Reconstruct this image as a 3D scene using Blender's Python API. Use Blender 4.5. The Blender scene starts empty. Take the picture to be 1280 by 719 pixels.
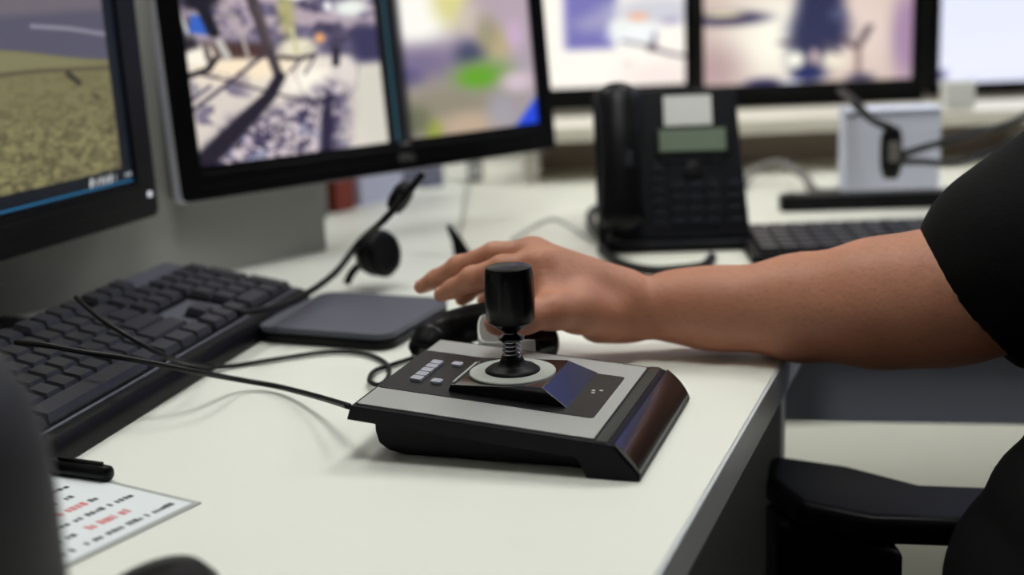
import bpy, math, random
import numpy as np
from mathutils import Vector, Matrix
random.seed(7); RNG = np.random.default_rng(11)
SC = bpy.context.scene
COL = SC.collection
PI = math.pi

# ------------------------------------------------------------------ camera
ZD = 0.73                       # desk top height above the floor
FPX, PITCH, ROLL, CAMH = 1700.0, math.radians(13.3), math.radians(2.4), 0.31
_F = Vector((0, math.cos(PITCH), -math.sin(PITCH)))
_R0 = Vector((1, 0, 0)); _U0 = Vector((0, math.sin(PITCH), math.cos(PITCH)))
_R = _R0*math.cos(ROLL) - _U0*math.sin(ROLL)
_U = _U0*math.cos(ROLL) + _R0*math.sin(ROLL)
_C = Vector((0, 0, ZD + CAMH))
cd = bpy.data.cameras.new('camera'); cam = bpy.data.objects.new('camera', cd); COL.objects.link(cam)
cam.matrix_world = Matrix(((_R.x, _U.x, -_F.x, _C.x), (_R.y, _U.y, -_F.y, _C.y), (_R.z, _U.z, -_F.z, _C.z), (0, 0, 0, 1)))
cd.sensor_width = 36.0; cd.lens = 36.0*FPX/1280.0
cd.clip_start = 0.02
cd.dof.use_dof = True; cd.dof.focus_distance = 0.925; cd.dof.aperture_fstop = 3.2
SC.camera = cam
# ------------------------------------------------------------------ world, exposure
w = bpy.data.worlds.new('world'); SC.world = w; w.use_nodes = True
w.node_tree.nodes['Background'].inputs[0].default_value = (0.9, 0.95, 1.0, 1)
w.node_tree.nodes['Background'].inputs[1].default_value = 0.25
SC.view_settings.view_transform = 'Standard'; SC.view_settings.look = 'None'
SC.view_settings.gamma = 1.0; SC.view_settings.use_curve_mapping = False
SC.view_settings.exposure = 0.0
LAMP = 14.8                     # ceiling lamp strength
SCREEN = 1.08                   # screen brightness

def at(px, py, z):              # photograph pixel -> point at height z above the desk
    d = _F*FPX + _R*(px-640) - _U*(py-359.5)
    t = (ZD + z - _C.z)/d.z
    return _C + d*t
def atY(px, py, Y):             # photograph pixel -> point at distance Y
    d = _F*FPX + _R*(px-640) - _U*(py-359.5)
    return _C + d*(Y/d.y)
def D(x, y, z): return Vector((x, y, z+ZD))

# ------------------------------------------------------------------ materials
def lin(c):
    c = np.asarray(c, float)/255.0
    return np.where(c <= 0.04045, c/12.92, ((c+0.055)/1.055)**2.4)
def rgb(r, g, b): return tuple(float(v) for v in lin((r, g, b))) + (1.0,)
MATS = {}
def mat(name, col, rough=0.5, metal=0.0, var=0.08, scale=40.0, bump=0.0, bscale=300.0, spec=0.5, coat=0.0, sss=0.0):
    m = bpy.data.materials.new(name); m.use_nodes = True
    nt = m.node_tree; b = nt.nodes['Principled BSDF']
    tc = nt.nodes.new('ShaderNodeTexCoord'); nz = nt.nodes.new('ShaderNodeTexNoise'); nz.inputs['Scale'].default_value = scale
    nz.inputs['Detail'].default_value = 4
    nt.links.new(tc.outputs['Object'], nz.inputs['Vector'])
    mx = nt.nodes.new('ShaderNodeMix'); mx.data_type = 'RGBA'
    mx.inputs[6].default_value = tuple(c*(1-var) for c in col[:3])+(1,)
    mx.inputs[7].default_value = tuple(min(1, c*(1+var)) for c in col[:3])+(1,)
    nt.links.new(nz.outputs['Fac'], mx.inputs[0]); nt.links.new(mx.outputs[2], b.inputs['Base Color'])
    b.inputs['Roughness'].default_value = rough; b.inputs['Metallic'].default_value = metal
    b.inputs['Specular IOR Level'].default_value = spec; b.inputs['Coat Weight'].default_value = coat
    if sss:
        b.inputs['Subsurface Weight'].default_value = sss; b.inputs['Subsurface Radius'].default_value = (1, .35, .2)
        b.inputs['Subsurface Scale'].default_value = 0.006
    if bump:
        n2 = nt.nodes.new('ShaderNodeTexNoise'); n2.inputs['Scale'].default_value = bscale; n2.inputs['Detail'].default_value = 3
        nt.links.new(tc.outputs['Object'], n2.inputs['Vector'])
        bp = nt.nodes.new('ShaderNodeBump'); bp.inputs['Strength'].default_value = bump; bp.inputs['Distance'].default_value = 0.001
        nt.links.new(n2.outputs['Fac'], bp.inputs['Height']); nt.links.new(bp.outputs['Normal'], b.inputs['Normal'])
    MATS[name] = m
    return m
def emit(name, col, strength):
    m = bpy.data.materials.new(name); m.use_nodes = True
    b = m.node_tree.nodes['Principled BSDF']; b.inputs['Base Color'].default_value = (0.02, 0.02, 0.02, 1)
    b.inputs['Emission Color'].default_value = col; b.inputs['Emission Strength'].default_value = strength
    MATS[name] = m; return m

mat('desk_white', rgb(232, 232, 224), .38, var=.015, scale=6, spec=.4)
mat('desk_cream', rgb(228, 226, 214), .4, var=.02, scale=6, spec=.4)
mat('edge_grey', rgb(196, 200, 204), .35, var=.03)
mat('panel_grey', rgb(196, 198, 198), .5, var=.04, scale=8)
mat('slate', rgb(172, 178, 198), .5, var=.05, scale=8)
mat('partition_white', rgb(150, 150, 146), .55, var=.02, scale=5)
mat('partition_beige', rgb(190, 184, 174), .7, var=.04, scale=30)
mat('riser_shade', rgb(150, 136, 122), .7, var=.05)
mat('rail', rgb(222, 216, 202), .45, var=.02)
mat('wall_paint', rgb(226, 224, 216), .8, var=.015, scale=3, bump=.05, bscale=200)
mat('wall_grey', rgb(158, 160, 164), .8, var=.02, scale=3)
mat('wall_slate', rgb(84, 88, 98), .8, var=.02, scale=3)
mat('ceiling_tile', rgb(236, 236, 232), .9, var=.02, scale=30)
mat('floor_vinyl', rgb(226, 226, 218), .45, var=.03, scale=8)
mat('black_plastic', rgb(5, 5, 8), .36, var=.1, spec=.18)
mat('bezel_black', rgb(6, 6, 9), .32, var=.1, spec=.2)
mat('gloss_black', rgb(6, 6, 9), .14, var=.1, spec=.5)
mat('knob_black', rgb(4, 4, 7), .26, var=.1, spec=.2)
mat('shell_black', rgb(8, 8, 15), .36, spec=.14, var=.1, bump=.15, bscale=900)
mat('panel_black', rgb(17, 16, 19), .36, spec=.4, var=.1, bump=.05, bscale=900)
mat('palm_black', rgb(14, 13, 18), .16, var=.1, spec=1.0)
mat('silver_plate', rgb(172, 171, 170), .42, metal=.3, var=.03, scale=60)
mat('silver_rim', rgb(228, 228, 242), .4, metal=.0, var=.03)
mat('side_grey', rgb(128, 126, 128), .4, metal=.0, var=.04)
mat('ring_grey', rgb(168, 170, 164), .5, var=.03)
mat('button_grey', rgb(160, 160, 172), .4, var=.06, scale=200)
mat('steel', rgb(150, 150, 158), .22, metal=1.0, var=.05)
mat('rubber', rgb(5, 5, 7), .45, var=.1, spec=.15)
mat('key_black', rgb(46, 46, 53), .34, spec=.35, var=.12, scale=20, bump=.1, bscale=1500)
mat('keyboard_body', rgb(7, 7, 10), .4, spec=.14, var=.08, bump=.1, bscale=1200)
mat('keyboard_deck', rgb(84, 84, 97), .38, spec=.5, var=.06, bump=.08, bscale=1200)
mat('tablet_grey', rgb(80, 82, 94), .5, var=.04, bump=.08, bscale=900)
mat('cable_black', rgb(10, 10, 12), .45, var=.1, spec=.3)
mat('cable_grey', rgb(170, 172, 168), .5, var=.05)
mat('white_plastic', rgb(222, 222, 220), .4, var=.02)
mat('paper', rgb(226, 230, 234), .55, var=.015, scale=15)
mat('laminate_edge', rgb(176, 178, 176), .3, var=.03)
mat('ink_black', rgb(52, 54, 62), .7, var=.2)
mat('ink_red', rgb(214, 120, 124), .7, var=.15)
mat('lilac_card', rgb(226, 230, 250), .6, var=.02)
mat('phone_body', rgb(11, 12, 19), .42, spec=.15, var=.08, bump=.06, bscale=900)
mat('phone_key', rgb(24, 25, 34), .45, var=.1, spec=.15)
mat('lcd_green', rgb(108, 122, 104), .3, var=.05)
mat('binder_red', rgb(128, 44, 30), .6, var=.08)
mat('binder_grey', rgb(120, 116, 112), .6, var=.08)
mat('binder_lilac', rgb(196, 198, 224), .6, var=.04)
mat('binder_slate', rgb(112, 114, 136), .6, var=.05)
mat('speaker_grey', rgb(34, 34, 38), .6, var=.1, bump=.1, bscale=800)
mat('chair_fabric', rgb(10, 10, 12), .85, var=.15, scale=200, bump=.2, bscale=1500)
mat('chair_plastic', rgb(8, 8, 12), .42, var=.08, spec=.15)
mat('shirt_black', rgb(2, 2, 3), .9, var=.25, scale=60, bump=.3, bscale=250, spec=.2)
mat('trouser_black', rgb(5, 5, 7), .9, var=.2, scale=60, bump=.3, bscale=900, spec=.2)
mat('hair', rgb(34, 26, 22), .6, var=.3, scale=150, bump=.5, bscale=500)
mat('nail', rgb(214, 160, 144), .3, var=.05)
mat('eye_white', rgb(230, 226, 220), .2, var=.02)
mat('screen_rear', rgb(28, 28, 32), .5, var=.08)
mat('logo_grey', rgb(120, 118, 120), .4, var=.05)
emit('lamp_diffuser', (.975, 1.0, .955, 1), LAMP)
emit('led_white', (.9, .92, 1, 1), .9)
# skin: mottled with bump
m = mat('skin', rgb(182, 127, 102), .5, var=.15, scale=35, bump=.35, bscale=260, spec=.35, sss=.12)
nt = m.node_tree; bs = nt.nodes['Principled BSDF']; tc = [n for n in nt.nodes if n.type == 'TEX_COORD'][0]
lk = bs.inputs['Base Color'].links[0].from_socket
mp = nt.nodes.new('ShaderNodeMapping'); mp.inputs['Scale'].default_value = (90, 420, 420); mp.inputs['Rotation'].default_value = (.2, .5, .3); nt.links.new(tc.outputs['Object'], mp.inputs['Vector'])
hn = nt.nodes.new('ShaderNodeTexNoise'); hn.inputs['Scale'].default_value = 1.0; hn.inputs['Detail'].default_value = 2; nt.links.new(mp.outputs['Vector'], hn.inputs['Vector'])
cr = nt.nodes.new('ShaderNodeValToRGB'); cr.color_ramp.elements[0].position = .50; cr.color_ramp.elements[0].color = (1, 1, 1, 1); cr.color_ramp.elements[1].position = .72; cr.color_ramp.elements[1].color = (.58, .5, .46, 1)
nt.links.new(hn.outputs['Fac'], cr.inputs['Fac'])
ln = nt.nodes.new('ShaderNodeTexNoise'); ln.inputs['Scale'].default_value = 14; ln.inputs['Detail'].default_value = 3; nt.links.new(tc.outputs['Object'], ln.inputs['Vector'])
c2 = nt.nodes.new('ShaderNodeValToRGB'); c2.color_ramp.elements[0].position = .3; c2.color_ramp.elements[0].color = (1, .88, .84, 1); c2.color_ramp.elements[1].position = .7; c2.color_ramp.elements[1].color = (1.0, 1.0, 1.0, 1)
nt.links.new(ln.outputs['Fac'], c2.inputs['Fac'])
prev = lk
for c_ in (cr, c2):
    mm = nt.nodes.new('ShaderNodeMix'); mm.data_type = 'RGBA'; mm.blend_type = 'MULTIPLY'; mm.inputs[0].default_value = .28 if c_ is cr else .8
    nt.links.new(prev, mm.inputs[6]); nt.links.new(c_.outputs['Color'], mm.inputs[7]); prev = mm.outputs[2]
nt.links.new(prev, bs.inputs['Base Color'])
# screens: colour attribute on a fine grid drives the emission
m = bpy.data.materials.new('screen_picture'); m.use_nodes = True; b = m.node_tree.nodes['Principled BSDF']
ca = m.node_tree.nodes.new('ShaderNodeVertexColor'); ca.layer_name = 'picture'
b.inputs['Base Color'].default_value = (.01, .01, .01, 1); b.inputs['Roughness'].default_value = .45; b.inputs['Specular IOR Level'].default_value = .25
m.node_tree.links.new(ca.outputs['Color'], b.inputs['Emission Color']); b.inputs['Emission Strength'].default_value = SCREEN
MATS['screen_picture'] = m

# ------------------------------------------------------------------ mesh helpers
class MB:
    def __init__(s): s.v = []; s.f = []
    def add(s, V, F):
        o = len(s.v); s.v += [tuple(p) for p in V]; s.f += [tuple(i+o for i in f) for f in F]; return s
    def box(s, x0, x1, y0, y1, z0, z1):
        return s.add([(x0,y0,z0),(x1,y0,z0),(x1,y1,z0),(x0,y1,z0),(x0,y0,z1),(x1,y0,z1),(x1,y1,z1),(x0,y1,z1)],
                     [(3,2,1,0),(4,5,6,7),(0,1,5,4),(1,2,6,5),(2,3,7,6),(3,0,4,7)])
    def loft(s, rings, cap=True):          # rings of equal length, counter-clockwise seen from the end
        n = len(rings[0]); V = [p for r in rings for p in r]; F = []
        for i in range(len(rings)-1):
            for j in range(n):
                k = (j+1) % n; F.append((i*n+j, i*n+k, (i+1)*n+k, (i+1)*n+j))
        if cap: F.append(tuple(range(n-1, -1, -1))); F.append(tuple((len(rings)-1)*n+j for j in range(n)))
        return s.add(V, F)
    def prism(s, poly, z0, z1):            # poly counter-clockwise in xy
        return s.loft([[(x, y, z0) for x, y in poly], [(x, y, z1) for x, y in poly]])
    def lathe(s, prof, c=(0, 0, 0), n=32, axis=None):   # prof [(r,z)] from bottom to top
        M = Matrix.Identity(3) if axis is None else Vector((0,0,1)).rotation_difference(Vector(axis)).to_matrix()
        rings = [[tuple(Vector(c)+M@Vector((max(r,1e-5)*math.cos(2*PI*j/n), max(r,1e-5)*math.sin(2*PI*j/n), z))) for j in range(n)] for r, z in prof]
        return s.loft(rings)
    def tube(s, pts, r, n=10, smooth=8, flat=1.0):
        P = spline(pts, smooth) if smooth else [Vector(p) for p in pts]
        m = len(P); rings = []
        up = Vector((0, 0, 1)); prev = None
        for i, p in enumerate(P):
            t = (P[min(i+1, m-1)]-P[max(i-1, 0)]).normalized()
            if prev is None:
                a = t.cross(up) if abs(t.z) < .95 else t.cross(Vector((1, 0, 0)))
            else: a = prev - t*prev.dot(t)
            a.normalize(); prev = a; bb = a.cross(t)*-1
            rr = r if not isinstance(r, (list, tuple)) else np.interp(i/(m-1), np.linspace(0, 1, len(r)), r)
            rings.append([tuple(p + a*(rr*math.cos(2*PI*j/n)) + t.cross(a)*(rr*flat*math.sin(2*PI*j/n))) for j in range(n)])
        return s.loft(rings)
    def build(s, name, m, parent=None, bevel=0, seg=2, smooth=False, M=None):
        me = bpy.data.meshes.new(name); me.from_pydata(s.v, [], s.f); me.update()
        return mobj(name, me, m, parent, bevel, seg, smooth, M)
def mobj(name, me, m, parent=None, bevel=0, seg=2, smooth=False, M=None):
    if M is not None: me.transform(M)
    if m and not me.materials: me.materials.append(MATS[m])
    if smooth: me.polygons.foreach_set('use_smooth', [True]*len(me.polygons))
    o = bpy.data.objects.new(name, me); COL.objects.link(o)
    if parent: o.parent = parent
    if bevel:
        b = o.modifiers.new('bevel', 'BEVEL'); b.width = bevel; b.segments = seg; b.limit_method = 'ANGLE'; b.angle_limit = math.radians(32)
        if not smooth:
            me.polygons.foreach_set('use_smooth', [True]*len(me.polygons)); b.harden_normals = True
    return o
def smooth_angle(o, deg=40):
    me = o.data; me.polygons.foreach_set('use_smooth', [True]*len(me.polygons))
    me.set_sharp_from_angle(angle=math.radians(deg)); return o
def spline(pts, k=8):
    P = [Vector(p) for p in pts]; out = []
    for i in range(len(P)-1):
        p0 = P[max(i-1, 0)]; p1 = P[i]; p2 = P[i+1]; p3 = P[min(i+2, len(P)-1)]
        for j in range(k):
            t = j/k
            out.append(.5*((2*p1)+(p2-p0)*t+(2*p0-5*p1+4*p2-p3)*t*t+(3*p1-p0-3*p2+p3)*t**3))
    out.append(P[-1]); return out
def rrect(x0, x1, y0, y1, r, n=6):
    P = []
    for cx, cy, a in ((x1-r, y0+r, -PI/2), (x1-r, y1-r, 0), (x0+r, y1-r, PI/2), (x0+r, y0+r, PI)):
        for i in range(n+1):
            t = a+PI/2*i/n; P.append((cx+r*math.cos(t), cy+r*math.sin(t)))
    return P
def thing(name, label, cat, loc=(0, 0, 0), rz=0, group=None):
    o = bpy.data.objects.new(name, None); COL.objects.link(o); o.empty_display_size = .05
    o.location = loc; o.rotation_euler = (0, 0, rz); o['label'] = label; o['category'] = cat
    if group: o['group'] = group
    return o
def tag(o, label, cat, group=None):
    o['label'] = label; o['category'] = cat
    if group: o['group'] = group
    return o
def struct(o): o['kind'] = 'structure'; return o
def label(o, t): o['label'] = t; return o
def azr(deg): return PI/2 - math.radians(deg)      # azimuth (from +Y towards +X) -> rotation of local X

# ------------------------------------------------------------------ the room
X0, X1, Y0, Y1, H = -1.9, 3.2, -2.6, 3.5, 2.7
struct(MB().box(X0, X1, Y0, Y1, -.05, 0).build('floor', 'floor_vinyl'))
struct(MB().box(X0, X1, Y0, Y1, H, H+.05).build('ceiling', 'ceiling_tile'))
struct(MB().box(X0, X1, Y1, Y1+.08, 0, H).build('wall_back', 'wall_paint'))
struct(MB().box(X0-.08, X0, Y0, Y1, 0, H).build('wall_left', 'wall_paint'))
struct(MB().box(X1, X1+.08, Y0, Y1, 0, H).build('wall_right', 'wall_slate'))
struct(MB().box(X0, X1, Y0-.08, Y0, 0, H).build('wall_front', 'wall_grey'))
struct(MB().box(X0, X1, Y1-.015, Y1, 0, .09).build('baseboard_back', 'white_plastic'))
LIGHTS = [(-.75, 1.95, 'left wall above the monitors'), (.75, 2.05, 'far monitors'), (2.2, 1.9, 'right rear corner'), (.15, .75, 'middle of the white desk')]
for x, y, wh in LIGHTS:
    t = thing('ceiling_light', 'flat square LED panel in the ceiling over the '+wh, 'ceiling light', (x, y, H), 0, 'LED ceiling panels')
    MB().box(-.32, .32, -.32, -.29, -.025, 0).box(-.32, .32, .29, .32, -.025, 0).box(-.32, -.29, -.29, .29, -.025, 0).box(.29, .32, -.29, .29, -.025, 0).build('frame', 'white_plastic', t)
    MB().box(-.29, .29, -.29, .29, -.018, -.004).build('diffuser', 'lamp_diffuser', t)

# ------------------------------------------------------------------ desks
A1 = Vector((.068, .651)); A2 = Vector((.206, 1.015)); ed = (A2-A1).normalized()     # right-hand edge
CRN = Vector((.297, 1.256)); sd = Vector((-.861, .508))                               # seam direction to the left
def desk_top(name, poly, m, parent, t=.028, bevel=.0012): return MB().prism([(p[0], p[1]) for p in poly], ZD-t, ZD).build(name, m, parent, bevel)
t = thing('operator_desk', 'white operator desk with grey edge band carrying keyboard and joystick controller', 'desk')
e0 = A1 - ed*1.0
polyA = [e0, CRN, CRN+sd*1.35, e0+sd*1.35]
desk_top('desktop', polyA, 'desk_white', t)
nrm = Vector((ed.y, -ed.x))
eb = MB().prism([tuple(e0), tuple(e0+nrm*.0025), tuple(CRN+nrm*.0025), tuple(CRN)], ZD-.0285, ZD-.0006).build('edge_band', 'edge_grey', t, .0006)
def panel(p, q, th, z0, z1, name, m, parent):
    p = Vector(p); q = Vector(q); d = (q-p).normalized(); n = Vector((-d.y, d.x))*th
    return MB().prism([tuple(p), tuple(q), tuple(q+n), tuple(p+n)], z0, z1).build(name, m, parent, .001)
pc = CRN - ed*.20 - nrm*.008
panel(pc - nrm*.62, pc, .022, 0, ZD-.028, 'end_panel', 'panel_grey', t)
pf = e0 + ed*.05 - nrm*.03
panel(pf - nrm*.7, pf, .022, 0, ZD-.028, 'end_panel', 'panel_grey', t)
pb = CRN - ed*.18 - nrm*.5
panel(pb - ed*1.1, pb, .018, .25, ZD-.028, 'modesty_panel', 'panel_grey', t)

t = thing('rear_desk', 'long cream-white rear desk carrying the telephone and far monitors', 'desk')
BR = Vector((1.75, 1.00))
BL = CRN + sd*1.352
cg = Vector((.0015, .0015))
polyB = [tuple(CRN+Vector((.003, .003))), tuple(BR), (1.75, 2.28), (-.06, 2.28), (-.06, CRN.y+.0035-.357*sd.y/sd.x*1.0)]
ys = lambda x: CRN.y + (x-CRN.x)*sd.y/sd.x + .004
polyB = [(CRN.x+.003, ys(CRN.x)), tuple(BR), (1.75, 2.28), (-.058, 2.28), (-.058, ys(-.058))]
desk_top('desktop', polyB, 'desk_cream', t)
dB = (BR-CRN).normalized(); nB = Vector((-dB.y, dB.x))
q0 = CRN-dB*.045+nB*.03
panel(q0, q0+dB*1.35, .018, ZD-.145, ZD-.028, 'front_panel', 'slate', t)
panel((CRN.x-.05, 1.55), (CRN.x-.05, 2.2), .02, 0, ZD-.028, 'leg_panel', 'panel_grey', t)
panel((1.70, 1.12), (1.70, 2.2), .02, 0, ZD-.028, 'leg_panel', 'panel_grey', t)
t = thing('side_desk', 'bright white desk section behind the monitors bearing the binders', 'desk')
desk_top('desktop', [(-.061, ys(-.061)), (-.061, 2.28), (-1.2, 2.28), (-1.2, ys(-1.2)*.0+2.145)], 'desk_white', t)
panel((-1.15, 2.2), (-.12, 2.2), .02, 0, ZD-.028, 'back_panel', 'panel_grey', t)
# partitions
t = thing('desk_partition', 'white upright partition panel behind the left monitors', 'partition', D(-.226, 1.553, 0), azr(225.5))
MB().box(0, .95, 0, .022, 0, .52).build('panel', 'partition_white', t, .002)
MB().box(-.004, .954, -.003, .025, .52, .535).build('cap', 'silver_rim', t, .001)
t = thing('rear_partition', 'low beige partition standing behind the far monitors', 'partition', D(-.9, 2.285, 0))
MB().box(-.3, 2.65, 0, .03, -.5, .55).build('panel', 'partition_beige', t, .002)
MB().box(-.3, 2.65, -.012, 0, .018, .048).build('rail', 'rail', t, .002)
MB().box(-.3, 2.65, -.002, .032, .55, .565).build('cap', 'silver_rim', t, .002)
for x in (-.1, 1.2, 2.4): MB().box(x-.02, x+.02, .002, .028, -.73, -.5).build('foot', 'panel_grey', t)

# ------------------------------------------------------------------ painted screen pictures
def sm(a, b, x): t = np.clip((x-a)/(b-a), 0, 1); return t*t*(3-2*t)
def noise(x, y, s, seed=0):
    r = np.random.default_rng(seed); g = r.random((64, 64)); X = x*s; Y = y*s
    i = np.floor(X).astype(int); j = np.floor(Y).astype(int); fx = X-i; fy = Y-j; fx = fx*fx*(3-2*fx); fy = fy*fy*(3-2*fy)
    q = lambda a, b: g[a % 64, b % 64]
    return (q(i,j)*(1-fx)+q(i+1,j)*fx)*(1-fy)+(q(i,j+1)*(1-fx)+q(i+1,j+1)*fx)*fy
def fbm(x, y, s, seed=0, o=4): return sum(noise(x, y, s*2**k, seed+k)*.5**k for k in range(o))/sum(.5**k for k in range(o))
class Pic:
    def __init__(s, X, Y, base): s.X, s.Y = X, Y; s.c = np.ones(X.shape+(3,))*np.array(base, float)
    def mix(s, m, col): m = np.clip(m, 0, 1)[..., None]; s.c = s.c*(1-m)+np.array(col, float)*m
    def blob(s, cx, cy, rx, ry, col, soft=.4, a=1):
        d = np.hypot((s.X-cx)/rx, (s.Y-cy)/ry); s.mix(a*(1-sm(1-soft, 1+soft, d)), col)
    def line(s, pts, wd, col, soft=.35, a=1):
        best = np.full(s.X.shape, 9.)
        for (ax, ay, wa), (bx, by, wb) in zip([p+(wd,) if len(p) == 2 else p for p in pts][:-1], [p+(wd,) if len(p) == 2 else p for p in pts][1:]):
            dx, dy = bx-ax, by-ay; t = np.clip(((s.X-ax)*dx+(s.Y-ay)*dy)/(dx*dx+dy*dy), 0, 1)
            best = np.minimum(best, np.hypot(s.X-ax-t*dx, s.Y-ay-t*dy)/(wa+(wb-wa)*t))
        s.mix(a*(1-sm(1-soft, 1+soft, best)), col)
    def poly(s, pts, col, soft=.01, a=1):      # convex, any order round
        P = [np.array(p, float) for p in pts]; c = sum(P)/len(P); m = np.ones(s.X.shape)
        for i in range(len(P)):
            p, q = P[i], P[(i+1) % len(P)]; n = np.array([q[1]-p[1], p[0]-q[0]]); n /= np.linalg.norm(n)
            if np.dot(c-p, n) < 0: n = -n
            m *= sm(-soft, soft, (s.X-p[0])*n[0]+(s.Y-p[1])*n[1])
        s.mix(a*m, col)
def screen(name, parent, x0, x1, y0, y1, off, nx, ny, fn):
    # screen lies in the local XZ plane of the monitor, facing -Y
    xs = np.linspace(x0, x1, nx); zs = np.linspace(y0, y1, ny); Xg, Zg = np.meshgrid(xs, zs)
    V = np.stack([Xg, np.full_like(Xg, off), Zg], -1).reshape(-1, 3)
    i = np.arange(nx*ny).reshape(ny, nx)
    F = np.stack([i[:-1, :-1], i[:-1, 1:], i[1:, 1:], i[1:, :-1]], -1).reshape(-1, 4)
    me = bpy.data.meshes.new(name); me.from_pydata(V.tolist(), [], F.tolist())
    c = np.clip(fn(Xg, Zg), 0, 255); c = lin(c).reshape(-1, 3)
    a = me.color_attributes.new('picture', 'FLOAT_COLOR', 'POINT')
    a.data.foreach_set('color', np.concatenate([c, np.ones((len(c), 1))], 1).astype(np.float32).ravel())
    return mobj(name, me, 'screen_picture', parent)

def pic_snow(x, z):        # tree casting branchy shadows over bright ground; X right, Y down, 0..1 over the lower part
    X = (x-.026)/.235; Y = (.205-z)/.169
    p = Pic(X, Y, (226, 216, 205)); wx = X+.03*(fbm(X, Y, 7, 3)-.5); wy = Y+.03*(fbm(X, Y, 7, 9)-.5)
    # ground tint
    p.mix(sm(.3, .6, Y)*(1-sm(.25, .5, X))*.5, (200, 190, 182)); p.blob(.3, .42, .25, .09, (247, 228, 196), .6, .9); p.blob(.62, .56, .13, .09, (250, 244, 228), .5)
    p.blob(.95, .75, .15, .35, (206, 202, 190), .5, .9)
    # shadow dapple of the crown
    reg = sm(.52, .68, Y-.12*np.sin(X*5)+.22*(1-np.abs(X-.5)*2)*0)*sm(-.45, -.25, X*1.0-(1.45-Y)*.75)*(1-sm(.68, .86, X+.1*(Y-.8)))
    rot = lambda s, k: fbm(X*1.0+Y*.55, Y*1.0-X*.9, s, k, 4)
    n = rot(24, 21); br = np.minimum(np.abs(fbm(X+.4*Y, Y-.7*X, 15, 33, 4)-.5), np.abs(fbm(X+.7*Y, Y-1.1*X, 12, 38, 4)-.5))
    p.mix(reg*(.35+.65*sm(.40, .54, n)), (62, 54, 88)); p.mix(reg*(1-sm(.0, .03, br))*.85, (34, 28, 50)); p.mix(reg*sm(.60, .70, n)*.0, (230, 220, 220))
    p.mix(reg*sm(.55, .63, rot(30, 40))*.8, (228, 214, 216)); p.mix(reg*sm(.60, .7, fbm(X, Y, 13, 55))*sm(.72, .9, Y)*.6, (128, 140, 176))
    # left shadow streaks
    reg2 = sm(.0, .03, X)*(1-sm(.22, .33, X))*sm(.42, .5, Y)*(1-sm(.78, .88, Y))
    p.mix(reg2*sm(.5, .6, fbm(X*.9+Y*.9, Y-X, 12, 61))*.75, (92, 84, 112))
    # upper: buildings, bushes, parked shapes
    p.poly([(-.02, -.1), (.42, -.1), (.42, .33), (-.02, .24)], (88, 82, 108), .02); p.poly([(.12, .24), (.42, .30), (.42, .38), (.15, .36)], (74, 52, 50), .02)
    p.poly([(.4, -.1), (1.1, -.1), (1.1, .46), (.72, .40), (.4, .34)], (100, 93, 120), .04)
    p.mix((1-sm(.3, .42, Y))*sm(.4, .6, X)*sm(.45, .62, fbm(X, Y, 9, 71)), (66, 60, 84)); p.mix((1-sm(.2, .3, Y))*sm(.42, .62, fbm(X, Y, 14, 77)), (176, 160, 170))
    p.blob(.57, -.02, .08, .05, (250, 250, 244)); p.blob(.86, .10, .09, .05, (232, 236, 230), .6); p.blob(.74, .08, .02, .03, (240, 240, 240), .5)
    p.mix(sm(.8, .9, X)*sm(.18, .26, Y)*(1-sm(.42, .50, Y)), (56, 52, 86)); p.blob(.68, .28, .025, .03, (238, 170, 110), .6)
    p.poly([(.06, .08), (.03, .19), (.15, .22), (.1, .1)], (52, 96, 190), .012); p.line([(.1, .0), (.15, .2)], .03, (24, 22, 34)); p.line([(-.01, .0), (.04, .26)], .008, (190, 190, 186))
    p.blob(.1, .0, .1, .06, (26, 24, 36), .5); p.blob(.03, .28, .04, .07, (40, 36, 44), .5)
    p.blob(.52, .1, .04, .16, (172, 168, 104), .7, .8); p.blob(.56, .33, .1, .06, (226, 218, 192), .4); p.line([(.54, .2), (.55, .36)], .01, (196, 192, 150))
    p.blob(.06, .34, .07, .05, (244, 238, 222), .4); p.line([(.0, .45), (.1, .42), (.14, .36)], .018, (36, 32, 40)); p.line([(.1, .26), (.11, .36)], .016, (110, 98, 92)); p.line([(.17, .26), (.2, .35)], .02, (186, 182, 176))
    for a, b2, wd in (((.27, .12), (.31, .42), .008), ((.2, .02), (.27, .12), .006), ((.17, .1), (.28, .12), .006)): p.line([a, b2], wd, (176, 164, 160))
    # thin shadows, kerb line
    p.line([(.05, .44), (.2, .50), (.4, .60), (.6, .68), (.72, .66)], .008, (62, 54, 60)); p.line([(0, .66), (.18, .52), (.38, .36)], .011, (60, 52, 72)); p.line([(0, .6), (.1, .52)], .01, (84, 76, 98))
    p.line([(.46, .38), (.56, .40), (.64, .385)], .014, (48, 40, 44)); p.line([(.57, .4), (.50, .48)], .008, (88, 78, 92)); p.line([(.64, .4), (.58, .50)], .008, (104, 92, 104))
    p.mix((1-sm(.0, .03, np.abs(np.hypot((X-.70)/.17, (Y-.5)/.2)-1+.3*(fbm(X, Y, 10, 81)-.5))))*.7, (84, 74, 92)); p.blob(.80, .52, .06, .09, (222, 214, 206), .6, .9)
    p.line([(.76, .36), (.75, .45)], .022, (44, 38, 56))
    # trunk and its shadow
    p.line([(.345, -.05, .03), (.39, .2, .028), (.44, .48, .024)], .03, (66, 56, 62)); p.line([(.375, .05, .01), (.42, .3, .01)], .01, (104, 92, 92), .6, .6)
    p.line([(.45, .50, .03), (.38, .62, .035), (.22, .78, .05), (.0, 1.0, .06), (-.1, 1.1, .07)], .05, (32, 27, 42))
    p.line([(.69, .66, .02), (.67, .8, .03), (.64, 1.05, .04)], .03, (40, 34, 60), .6)
    edge = sm(0, .012, X)*(1-sm(.988, 1, X))
    return p.c*edge[..., None]
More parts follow.
